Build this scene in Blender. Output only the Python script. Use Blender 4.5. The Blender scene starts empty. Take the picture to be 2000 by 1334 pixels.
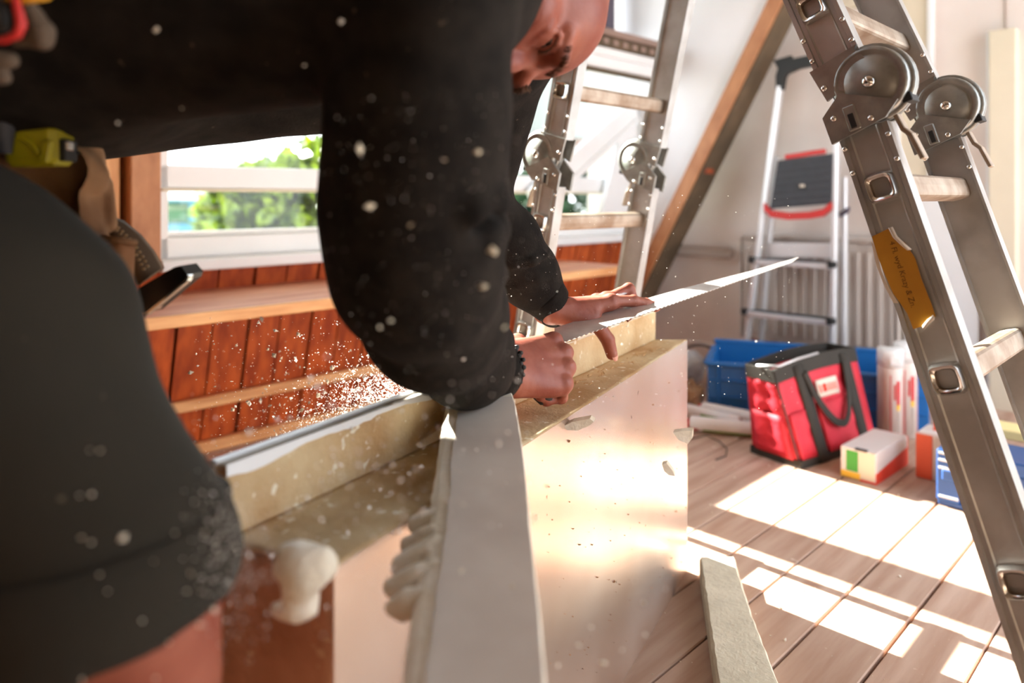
import bpy, bmesh, math, random
import numpy as np
from mathutils import Vector, Matrix

random.seed(7); np.random.seed(7)
sc = bpy.context.scene
C = sc.collection
F = 1450.0          # focal length in pixels of a 2000 px wide frame
H = 0.80            # eye height
# ------------------------------------------------------------------ camera, world, sun, exposure
cd = bpy.data.cameras.new('camera'); cam = bpy.data.objects.new('camera', cd); C.objects.link(cam)
cam.location = (0, 0, H); cam.rotation_euler = (math.pi/2, 0, 0)
cd.sensor_width = 36; cd.lens = F/2000*36; cd.shift_y = -0.14
cd.clip_start = 0.02; cd.clip_end = 200
cd.dof.use_dof = True; cd.dof.focus_distance = 1.10; cd.dof.aperture_fstop = 2.4
sc.camera = cam
sc.view_settings.view_transform = 'Standard'; sc.view_settings.look = 'None'
sc.view_settings.gamma = 1.0; sc.view_settings.use_curve_mapping = False
sc.view_settings.exposure = 1.08
try:
    sc.cycles.max_bounces = 8; sc.cycles.diffuse_bounces = 5; sc.cycles.glossy_bounces = 4
    sc.cycles.transmission_bounces = 6; sc.cycles.transparent_max_bounces = 8
    sc.cycles.sample_clamp_indirect = 6.0; sc.cycles.use_denoising = True
    sc.cycles.caustics_reflective = False; sc.cycles.caustics_refractive = False
except Exception: pass

UA = np.array([0.7021, 0.7121, 0.0]); VA = np.array([0.7121, -0.7021, 0.0])   # room axes: along the window wall, away from it
RZ = math.atan2(UA[1], UA[0])
SUN_EL = math.radians(35.4)

w = bpy.data.worlds.new('world'); sc.world = w; w.use_nodes = True
nt = w.node_tree; nt.nodes.clear()
out = nt.nodes.new('ShaderNodeOutputWorld'); bg = nt.nodes.new('ShaderNodeBackground')
geo = nt.nodes.new('ShaderNodeTexCoord'); sep = nt.nodes.new('ShaderNodeSeparateXYZ')
rmp = nt.nodes.new('ShaderNodeValToRGB')
rmp.color_ramp.elements[0].position = 0.0; rmp.color_ramp.elements[0].color = (0.93, 0.96, 1.0, 1)
rmp.color_ramp.elements[1].position = 0.7; rmp.color_ramp.elements[1].color = (0.72, 0.84, 1.0, 1)
nt.links.new(geo.outputs['Generated'], sep.inputs[0]); nt.links.new(sep.outputs['Z'], rmp.inputs[0])
nt.links.new(rmp.outputs[0], bg.inputs['Color']); nt.links.new(bg.outputs[0], out.inputs[0])
bg.inputs['Strength'].default_value = 3.0

sd = bpy.data.lights.new('sun', 'SUN'); sun = bpy.data.objects.new('sun', sd); C.objects.link(sun)
sd.energy = 24.0; sd.angle = math.radians(0.5); sd.color = (1.0, 0.95, 0.87)
_d = Vector((VA[0]*math.cos(SUN_EL), VA[1]*math.cos(SUN_EL), -math.sin(SUN_EL)))
sun.rotation_euler = _d.to_track_quat('-Z', 'Y').to_euler(); sun.location = (-3, 4, 4)

# ------------------------------------------------------------------ helpers
def V3(*a): return np.array(a, float)
def nrm(a): a = np.asarray(a, float); return a/np.linalg.norm(a)
def W(px, py, Y): return V3((px-1000)/F*Y, Y, H-(py-387)/F*Y)
def UV(u, v, z): return UA*u + VA*v + V3(0, 0, z)
def onu(px, py, u):
    d = V3((px-1000)/F, 1, -(py-387)/F); t = u/(d@UA); return V3(0, 0, H)+d*t
def onv(px, py, v):
    d = V3((px-1000)/F, 1, -(py-387)/F); t = v/(d@VA); return V3(0, 0, H)+d*t
def onz(px, py, z=0.0):
    Y = F*(H-z)/(py-387); return W(px, py, Y)
def toUV(p): return float(p@UA), float(p@VA)

def lin(r, g, b):
    f = lambda c: ((c/255+0.055)/1.055)**2.4 if c/255 > 0.04045 else c/255/12.92
    return (f(r), f(g), f(b))

MATRIX = {}
def setm(o, loc=(0, 0, 0), rz=0.0):
    o.location = tuple(float(x) for x in loc); o.rotation_euler = (0, 0, rz)
    MATRIX[o.name] = Matrix.Translation(Vector(o.location)) @ Matrix.Rotation(rz, 4, 'Z')

def tag(o, label=None, cat=None, group=None, kind=None):
    if label: o['label'] = label
    if cat: o['category'] = cat
    if group: o['group'] = group
    if kind: o['kind'] = kind
    return o

def thing(name, label, cat, loc=(0, 0, 0), rz=0.0, group=None):
    o = bpy.data.objects.new(name, None); C.objects.link(o); o.empty_display_size = 0.05
    setm(o, loc, rz); return tag(o, label, cat, group)

def struct(name, rz=0.0, label=None):
    o = bpy.data.objects.new(name, None); C.objects.link(o); setm(o, (0, 0, 0), rz)
    return tag(o, label, None, None, 'structure')

class MB:
    """collects shapes given in world coordinates; build() links them as one mesh object"""
    def __init__(s): s.v = []; s.f = []; s.sm = []
    def add(s, vs, fs, smooth=False):
        n = len(s.v); s.v += [tuple(map(float, p)) for p in vs]
        s.f += [tuple(i+n for i in f) for f in fs]; s.sm += [smooth]*len(fs); return s
    def hexa(s, p8):   # bottom 4 ccw, top 4 ccw
        return s.add(p8, [(3, 2, 1, 0), (4, 5, 6, 7), (0, 1, 5, 4), (1, 2, 6, 5), (2, 3, 7, 6), (3, 0, 4, 7)])
    def box(s, c, ax, ay, az):   # centre and half-axis vectors
        c, ax, ay, az = map(np.asarray, (c, ax, ay, az))
        return s.hexa([c-ax-ay-az, c+ax-ay-az, c+ax+ay-az, c-ax+ay-az, c-ax-ay+az, c+ax-ay+az, c+ax+ay+az, c-ax+ay+az])
    def ubox(s, u0, u1, v0, v1, z0, z1):
        return s.hexa([UV(u0, v1, z0), UV(u1, v1, z0), UV(u1, v0, z0), UV(u0, v0, z0), UV(u0, v1, z1), UV(u1, v1, z1), UV(u1, v0, z1), UV(u0, v0, z1)])
    def cbox(s, c, ax, ay, az, b=0.003):   # chamfered box
        c = np.asarray(c, float); A = [np.asarray(a, float) for a in (ax, ay, az)]
        L = [np.linalg.norm(a) for a in A]; N = [a/l for a, l in zip(A, L)]
        b = min(b, min(L)*0.9)
        vs = []; idx = {}
        for sx in (-1, 1):
            for sy in (-1, 1):
                for sz in (-1, 1):
                    S = (sx, sy, sz)
                    for k in range(3):
                        p = c.copy()
                        for j in range(3): p = p + N[j]*S[j]*(L[j]-(0 if j == k else b))
                        idx[(S, k)] = len(vs); vs.append(p)
        fs = []
        for k in range(3):
            i, j = [(1, 2), (2, 0), (0, 1)][k]
            for sg in (-1, 1):
                q = []
                for a, bb in ((-1, -1), (1, -1), (1, 1), (-1, 1)):
                    S = [0, 0, 0]; S[k] = sg; S[i] = a; S[j] = bb; q.append(idx[(tuple(S), k)])
                fs.append(tuple(q if sg > 0 else q[::-1]))
        for k in range(3):            # edge chamfers along axis k
            i, j = [(1, 2), (2, 0), (0, 1)][k]
            for a in (-1, 1):
                for bb in (-1, 1):
                    S0 = [0, 0, 0]; S1 = [0, 0, 0]; S0[k] = -1; S1[k] = 1
                    for S in (S0, S1): S[i] = a; S[j] = bb
                    q = [idx[(tuple(S0), i)], idx[(tuple(S1), i)], idx[(tuple(S1), j)], idx[(tuple(S0), j)]]
                    fs.append(tuple(q if a*bb < 0 else q[::-1]))
        for sx in (-1, 1):
            for sy in (-1, 1):
                for sz in (-1, 1):
                    S = (sx, sy, sz); q = [idx[(S, 0)], idx[(S, 1)], idx[(S, 2)]]
                    fs.append(tuple(q if sx*sy*sz > 0 else q[::-1]))
        return s.add(vs, fs)
    def prism(s, poly, ext):   # polygon (3d points) extruded by vector
        poly = [np.asarray(p, float) for p in poly]; n = len(poly); ext = np.asarray(ext, float)
        nn = sum((np.cross(poly[i]-poly[0], poly[(i+1) % n]-poly[0]) for i in range(n)), V3(0, 0, 0))
        if nn@ext > 0: poly = poly[::-1]
        vs = poly+[p+ext for p in poly]
        fs = [tuple(range(n)), tuple(range(2*n-1, n-1, -1))]
        fs += [(i, n+i, n+(i+1) % n, (i+1) % n) for i in range(n)]
        return s.add(vs, fs)
    def loft(s, rings, cap=True, smooth=True, closed=True):
        n = len(rings[0]); m = len(rings); vs = [p for r in rings for p in r]; fs = []
        for a in range(m-1):
            for i in range(n if closed else n-1):
                j = (i+1) % n; fs.append((a*n+i, a*n+j, (a+1)*n+j, (a+1)*n+i))
        if cap and closed: fs.append(tuple(range(n))[::-1]); fs.append(tuple((m-1)*n+i for i in range(n)))
        return s.add(vs, fs, smooth)
    def tube(s, pts, r, seg=8, cap=True, smooth=True):
        pts = [np.asarray(p, float) for p in pts]; n = len(pts)
        rr = r if hasattr(r, '__len__') else [r]*n
        rings = []; up = None
        for i in range(n):
            t = nrm(pts[min(i+1, n-1)]-pts[max(i-1, 0)])
            if up is None:
                up = V3(0, 0, 1) if abs(t[2]) < 0.9 else V3(1, 0, 0)
            a = nrm(np.cross(t, up)); b = np.cross(a, t); up = b
            rings.append([pts[i]+rr[i]*(math.cos(x)*a+math.sin(x)*b) for x in np.linspace(0, 2*math.pi, seg, endpoint=False)])
        return s.loft(rings, cap, smooth)
    def lathe(s, c, axis, prof, seg=20, smooth=True):   # prof: (radius, height) along axis
        c = np.asarray(c, float); axis = nrm(axis)
        up = V3(0, 0, 1) if abs(axis[2]) < 0.9 else V3(1, 0, 0)
        a = nrm(np.cross(up, axis)); b = np.cross(axis, a)
        rings = [[c+axis*h+r*(math.cos(x)*a+math.sin(x)*b) for x in np.linspace(0, 2*math.pi, seg, endpoint=False)] for r, h in prof]
        return s.loft(rings, True, smooth)
    def ball(s, c, r, seg=8, rings=5):
        r = V3(r, r, r) if not hasattr(r, '__len__') else np.asarray(r)
        c = np.asarray(c, float); R = []
        for k in range(1, rings):
            t = math.pi*k/rings
            R.append([c+r*V3(math.sin(t)*math.cos(x), math.sin(t)*math.sin(x), -math.cos(t)) for x in np.linspace(0, 2*math.pi, seg, endpoint=False)])
        return s.loft(R)
    def chip(s, c, r, rng=random, flat=0.6):   # jagged irregular flake
        R = Matrix.Rotation(rng.uniform(0, 6.3), 3, Vector((rng.gauss(0, 1), rng.gauss(0, 1), rng.gauss(0, 1))).normalized())
        vs = []
        for d in ((1, 0, 0), (-1, 0, 0), (0, 1, 0), (0, -1, 0), (0, 0, flat), (0, 0, -flat)):
            p = R @ Vector(d)*r*rng.uniform(.6, 1.25); vs.append(np.asarray(c)+np.array(p))
        return s.add(vs, [(0, 2, 4), (2, 1, 4), (1, 3, 4), (3, 0, 4), (2, 0, 5), (1, 2, 5), (3, 1, 5), (0, 3, 5)])
    def mesh(s, name, inv=None, mats=None):
        me = bpy.data.meshes.new(name)
        vs = s.v if inv is None else [tuple(inv @ Vector(p)) for p in s.v]
        me.from_pydata(vs, [], s.f)
        if len(s.f) < 20000:
            bm = bmesh.new(); bm.from_mesh(me); bmesh.ops.recalc_face_normals(bm, faces=bm.faces); bm.to_mesh(me); bm.free()
        me.polygons.foreach_set('use_smooth', s.sm); me.update()
        return me
    def build(s, name, m, parent=None, loc=(0, 0, 0), rz=0.0, kind=None):
        if parent is None: M = Matrix.Translation(Vector(tuple(map(float, loc)))) @ Matrix.Rotation(rz, 4, 'Z')
        else: M = MATRIX[parent.name]
        me = s.mesh(name, M.inverted())
        o = bpy.data.objects.new(name, me); C.objects.link(o)
        if parent is None: setm(o, loc, rz)
        else: o.parent = parent; MATRIX[o.name] = M
        if m is not None: me.materials.append(m)
        if kind: o['kind'] = kind
        return o

def put(name, verts, faces, m, parent=None, smooth=True, kind=None):
    b = MB(); b.add(list(verts), [tuple(f) for f in faces], smooth); return b.build(name, m, parent, kind=kind)

def dup(root, delta, label=None, group=None):
    c = root.copy(); C.objects.link(c); c.location = Vector(root.location)+Vector(tuple(map(float, delta)))
    MATRIX[c.name] = Matrix.Translation(c.location) @ Matrix.Rotation(c.rotation_euler.z, 4, 'Z')
    if label: c['label'] = label
    if group: c['group'] = group
    for ch in list(root.children):
        d = ch.copy(); C.objects.link(d); d.parent = c
        for g in list(ch.children):
            e = g.copy(); C.objects.link(e); e.parent = d
    return c

# ------------------------------------------------------------------ materials
def mat(name, rgb, rough=0.6, metal=0.0, var=0.0, vscale=8.0, rgb2=None, bump=0.0, bscale=60.0, stretch=(1, 1, 1), spec=0.5,
        sss=0.0, trans=0.0, detail=4.0, rnd=0.0, alpha=1.0, sheen=0.0, transl=0.0, c0=0.35, c1=0.65, aniso=0.0, speck=None, rvar=0.0):
    m = bpy.data.materials.new(name); m.use_nodes = True; nt = m.node_tree; N = nt.nodes; L = nt.links
    p = N['Principled BSDF']; p.inputs['Base Color'].default_value = (*rgb, 1)
    p.inputs['Roughness'].default_value = rough; p.inputs['Metallic'].default_value = metal
    p.inputs['Specular IOR Level'].default_value = spec
    if aniso: p.inputs['Anisotropic'].default_value = aniso
    if sss:
        p.inputs['Subsurface Weight'].default_value = sss; p.inputs['Subsurface Radius'].default_value = (0.012, 0.005, 0.003); p.inputs['Subsurface Scale'].default_value = 0.6
    if trans: p.inputs['Transmission Weight'].default_value = trans
    if sheen: p.inputs['Sheen Weight'].default_value = sheen
    if alpha < 1: p.inputs['Alpha'].default_value = alpha
    tc = N.new('ShaderNodeTexCoord'); mp = N.new('ShaderNodeMapping'); mp.inputs['Scale'].default_value = stretch
    L.new(tc.outputs['Object'], mp.inputs[0])
    col = None
    if rgb2 is not None or var:
        if rgb2 is None: rgb2 = tuple(max(0, c*(1-var)) for c in rgb)
        nz = N.new('ShaderNodeTexNoise'); nz.inputs['Scale'].default_value = vscale; nz.inputs['Detail'].default_value = detail
        L.new(mp.outputs[0], nz.inputs['Vector'])
        cr = N.new('ShaderNodeValToRGB'); e = cr.color_ramp.elements
        e[0].position = c0; e[0].color = (*rgb2, 1); e[1].position = c1; e[1].color = (*rgb, 1)
        L.new(nz.outputs['Fac'], cr.inputs[0]); col = cr.outputs[0]
        if rvar:
            mr = N.new('ShaderNodeMapRange'); mr.inputs['To Min'].default_value = rough-rvar; mr.inputs['To Max'].default_value = rough+rvar
            L.new(nz.outputs['Fac'], mr.inputs['Value']); L.new(mr.outputs[0], p.inputs['Roughness'])
    if speck:   # (rgb, scale, threshold)
        n2 = N.new('ShaderNodeTexNoise'); n2.inputs['Scale'].default_value = speck[1]; n2.inputs['Detail'].default_value = 3
        L.new(tc.outputs['Object'], n2.inputs['Vector'])
        c2 = N.new('ShaderNodeValToRGB'); c2.color_ramp.elements[0].position = speck[2]; c2.color_ramp.elements[0].color = (0, 0, 0, 1)
        c2.color_ramp.elements[1].position = min(1, speck[2]+0.04); c2.color_ramp.elements[1].color = (1, 1, 1, 1)
        L.new(n2.outputs['Fac'], c2.inputs[0])
        mx = N.new('ShaderNodeMix'); mx.data_type = 'RGBA'
        L.new(c2.outputs[0], mx.inputs['Factor'])
        if col is not None: L.new(col, mx.inputs['A'])
        else: mx.inputs['A'].default_value = (*rgb, 1)
        mx.inputs['B'].default_value = (*speck[0], 1); col = mx.outputs['Result']
    if rnd:
        oi = N.new('ShaderNodeObjectInfo'); hs = N.new('ShaderNodeHueSaturation'); mr = N.new('ShaderNodeMapRange')
        mr.inputs['To Min'].default_value = 1-rnd; mr.inputs['To Max'].default_value = 1+rnd
        L.new(oi.outputs['Random'], mr.inputs['Value']); L.new(mr.outputs[0], hs.inputs['Value'])
        if col is not None: L.new(col, hs.inputs['Color'])
        else: hs.inputs['Color'].default_value = (*rgb, 1)
        col = hs.outputs[0]
    if col is not None: L.new(col, p.inputs['Base Color'])
    if bump:
        nb = N.new('ShaderNodeTexNoise'); nb.inputs['Scale'].default_value = bscale; nb.inputs['Detail'].default_value = 5
        L.new(mp.outputs[0], nb.inputs['Vector'])
        bp = N.new('ShaderNodeBump'); bp.inputs['Strength'].default_value = bump; bp.inputs['Distance'].default_value = 0.004
        L.new(nb.outputs['Fac'], bp.inputs['Height']); L.new(bp.outputs[0], p.inputs['Normal'])
    if transl:
        tr = N.new('ShaderNodeBsdfTranslucent'); ms = N.new('ShaderNodeMixShader'); ms.inputs[0].default_value = transl
        if col is not None: L.new(col, tr.inputs['Color'])
        else: tr.inputs['Color'].default_value = (*rgb, 1)
        L.new(p.outputs[0], ms.inputs[1]); L.new(tr.outputs[0], ms.inputs[2]); L.new(ms.outputs[0], N['Material Output'].inputs['Surface'])
    return m

M = {}
M['floor'] = mat('floor_wood', lin(204, 174, 154), .62, rgb2=lin(180, 144, 122), vscale=5, stretch=(.6, 6, 6), bump=.15, bscale=40, rnd=.10, speck=(lin(225, 205, 190), 22, .70))
M['subfloor'] = mat('subfloor_dark', lin(40, 26, 20), .9)
M['redwood'] = mat('red_stained_wood', lin(196, 92, 38), .5, rgb2=lin(150, 58, 20), vscale=6, stretch=(6, 6, .7), bump=.2, bscale=30, rnd=.18)
M['gap'] = mat('dark_gap', lin(46, 24, 14), .9)
M['pine'] = mat('pale_pine', lin(226, 172, 118), .55, rgb2=lin(200, 138, 86), vscale=7, stretch=(.7, 6, 6), bump=.1, bscale=40)
M['pine_v'] = mat('pale_pine_upright', lin(226, 166, 108), .55, rgb2=lin(206, 136, 78), vscale=7, stretch=(6, 6, .7), bump=.1, bscale=40)
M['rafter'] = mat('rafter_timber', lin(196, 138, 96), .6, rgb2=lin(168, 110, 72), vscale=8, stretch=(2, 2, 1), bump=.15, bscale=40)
M['rafter_side'] = mat('rafter_side_dark', lin(104, 84, 62), .7, rgb2=lin(80, 66, 48), vscale=8, bump=.1)  # darker and more olive than the rafter face
M['shelf'] = mat('shelf_redwood', lin(206, 142, 108), .55, rgb2=lin(176, 104, 74), vscale=6, stretch=(.7, 5, 5), bump=.1, bscale=40)
M['white'] = mat('white_paint', lin(236, 236, 236), .4, var=.04)
M['wall'] = mat('plaster_beige', lin(234, 224, 216), .8, rgb2=lin(222, 210, 202), vscale=3, bump=.12, bscale=30)
M['cheek'] = mat('white_plaster', lin(238, 238, 240), .75, var=.05, vscale=3)
M['ceil'] = mat('ceiling_boards', lin(160, 140, 120), .8, var=.2)
M['cream'] = mat('cream_board', lin(226, 214, 190), .7, var=.05)
M['radiator'] = mat('radiator_enamel', lin(196, 184, 174), .4, var=.06, vscale=4)
M['pipe'] = mat('painted_pipe', lin(176, 158, 146), .5)
M['alu'] = mat('brushed_aluminium', lin(196, 196, 194), .40, metal=.55, rgb2=lin(170, 168, 164), vscale=14, stretch=(1, 1, 1), bump=.06, bscale=120, rvar=.08)
M['alu_worn'] = mat('worn_aluminium', lin(190, 176, 160), .45, metal=.7, rgb2=lin(150, 128, 108), vscale=20, bump=.08)
M['steel'] = mat('galvanised_steel', lin(172, 173, 168), .38, metal=.55, rgb2=lin(140, 141, 136), vscale=30, bump=.05, rvar=.1)
M['rivet'] = mat('rivet_steel', lin(220, 218, 214), .2, metal=1.0)
M['dark'] = mat('black_rubber', lin(28, 28, 28), .6, var=.2)
M['hollow'] = mat('tube_inside_shade', lin(26, 20, 16), .7)  # near-black disc colour standing in for the shade inside the hollow rungs
M['red_plastic'] = mat('red_plastic', lin(206, 44, 40), .45)
M['tread'] = mat('charcoal_ribbed_plastic', lin(62, 64, 70), .6, var=.15, vscale=30)
M['silver'] = mat('silver_anodised', lin(226, 226, 228), .35, metal=.45, var=.06)
M['yellow_label'] = mat('yellow_sticker', lin(206, 150, 40), .6, rgb2=lin(182, 124, 24), vscale=10)
M['paper'] = mat('torn_paper', lin(226, 214, 198), .8)
M['ink'] = mat('brown_ink', lin(120, 78, 20), .8)
M['foil'] = mat('foil_facing', lin(246, 238, 230), .27, metal=.80, rgb2=lin(224, 204, 188), vscale=3, bump=.02, bscale=14, speck=(lin(120, 96, 80), 60, .735))
M['foil_dull'] = mat('dull_facing', lin(222, 212, 200), .55, metal=.1, rgb2=lin(206, 194, 182), vscale=10, bump=.06, bscale=90)
M['foam'] = mat('raw_foam', lin(228, 206, 164), .9, rgb2=lin(200, 162, 114), vscale=9, bump=.5, bscale=150, transl=.15, speck=(lin(248, 238, 214), 70, .64))
M['scratch'] = mat('sawn_scratch', lin(196, 158, 110), .9)
M['foam_white'] = mat('white_raw_foam', lin(250, 244, 230), .9, rgb2=lin(236, 226, 204), vscale=16, bump=.5, bscale=140, transl=.2)
M['foam_end_shade'] = mat('shade_brown_foam_end', lin(206, 154, 122), .9, rgb2=lin(176, 122, 90), vscale=12, bump=.4, bscale=120, speck=(lin(214, 176, 140), 60, .66))  # brown tone puts the shade on the near end into the foam colour
M['foam_grey'] = mat('grey_offcut_foam', lin(238, 230, 206), .9, rgb2=lin(222, 214, 190), vscale=20, bump=.5, bscale=140)
M['dust'] = mat('foam_dust', lin(250, 246, 240), .9, transl=.25)
M['skin'] = mat('skin', lin(164, 96, 76), .5, rgb2=lin(138, 68, 52), vscale=16, bump=.12, bscale=170, sss=.12, detail=6)
M['hair'] = mat('brow_hair', lin(92, 56, 30), .6)
M['eye'] = mat('eye', lin(50, 32, 24), .15)  # whole ball dark: shade under the lids is put into its colour
M['nail'] = mat('nail', lin(226, 160, 138), .35)
M['sweat'] = mat('black_sweatshirt', lin(40, 36, 32), .95, rgb2=lin(25, 22, 20), vscale=30, bump=.25, bscale=320, spec=.15, speck=(lin(84, 74, 62), 110, .725))
M['shorts'] = mat('khaki_canvas', lin(40, 35, 25), .95, rgb2=lin(37, 33, 24), vscale=14, bump=.2, bscale=300, speck=(lin(120, 108, 84), 60, .75))
M['leather'] = mat('tan_suede', lin(186, 146, 108), .85, rgb2=lin(140, 102, 72), vscale=12, bump=.3, bscale=90)
M['leather2'] = mat('smooth_tan_leather', lin(200, 150, 108), .7, rgb2=lin(170, 122, 84), vscale=10, bump=.1)
M['strap'] = mat('brown_webbing', lin(116, 94, 72), .8, var=.2)
M['thread'] = mat('pale_thread', lin(206, 180, 140), .8)
M['tape'] = mat('yellow_plastic', lin(170, 164, 18), .4)
M['orange'] = mat('orange_card', lin(238, 96, 60), .6, var=.06)
M['blackplastic'] = mat('glossy_black', lin(20, 19, 18), .35, var=.3)
M['glove'] = mat('grey_glove_knit', lin(104, 88, 72), .9, var=.2, bump=.4, bscale=150)
M['amber'] = mat('amber_plastic', lin(232, 168, 40), .4)
M['blue'] = mat('blue_plastic', lin(24, 104, 172), .4, var=.12, vscale=5)
M['navy'] = mat('navy_plastic', lin(44, 88, 152), .45, var=.15, vscale=6)
M['bagred'] = mat('red_nylon', lin(214, 46, 64), .65, rgb2=lin(186, 30, 48), vscale=8, bump=.3, bscale=60)
M['bagblack'] = mat('black_webbing', lin(52, 48, 42), .85, var=.2)
M['carton'] = mat('white_carton', lin(222, 212, 208), .6, var=.03)
M['cartonred'] = mat('red_carton', lin(226, 66, 44), .6)
M['green'] = mat('green_print', lin(70, 160, 60), .6)
M['paleyellow'] = mat('pale_yellow', lin(246, 226, 160), .6)
M['yellowp'] = mat('yellow_print', lin(240, 190, 60), .6)
M['tubewhite'] = mat('white_tube', lin(236, 230, 228), .35)
M['tubeclear'] = mat('milky_tube', lin(226, 214, 206), .4)
M['redprint'] = mat('red_print', lin(206, 36, 40), .5)
M['lime'] = mat('green_tube_print', lin(120, 160, 60), .5)
M['plasticbag'] = mat('clear_plastic_film', lin(206, 206, 208), .3, bump=.3, bscale=20, alpha=.75)
M['cord'] = mat('black_cord', lin(40, 36, 34), .6)
M['blade'] = mat('saw_blade_steel', lin(226, 224, 220), .34, metal=.55, rgb2=lin(196, 190, 184), vscale=20, rvar=.08)
M['leaf'] = mat('leaf_sunny', lin(120, 140, 12), .35, rgb2=lin(14, 44, 12), vscale=9, transl=.3)
M['leafdark'] = mat('leaf_dark', lin(36, 74, 38), .35, rgb2=lin(10, 30, 18), vscale=5, transl=.3)
M['bark'] = mat('bark', lin(90, 70, 54), .9, var=.3)
M['teal'] = mat('teal_paint', lin(44, 110, 134), .5)
M['housewall'] = mat('pale_render', lin(150, 150, 146), .8, var=.05)
M['rooftile'] = mat('grey_red_roof', lin(150, 104, 90), .8, rgb2=lin(104, 96, 88), vscale=5)
M['green_reflection'] = mat('pane_painted_reflection', lin(44, 100, 52), .2, rgb2=lin(22, 70, 34), vscale=3)  # reflected greenery is put into the pane colour
M['purple'] = mat('dark_purple_frame', lin(84, 74, 88), .5)
M['brownrail'] = mat('brown_rail', lin(150, 124, 112), .5, var=.1)
M['lawn'] = mat('lawn', lin(90, 130, 60), .9, var=.3)
_g = bpy.data.materials.new('window_glass'); _g.use_nodes = True
_n = _g.node_tree.nodes; _n.clear()
_o = _n.new('ShaderNodeOutputMaterial'); _t = _n.new('ShaderNodeBsdfTransparent'); _s = _n.new('ShaderNodeBsdfGlossy'); _x = _n.new('ShaderNodeMixShader')
_t.inputs[0].default_value = (.96, .98, .97, 1); _s.inputs['Roughness'].default_value = .02; _x.inputs[0].default_value = .02
_g.node_tree.links.new(_t.outputs[0], _x.inputs[1]); _g.node_tree.links.new(_s.outputs[0], _x.inputs[2]); _g.node_tree.links.new(_x.outputs[0], _o.inputs[0])
M['glass'] = _g

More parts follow.
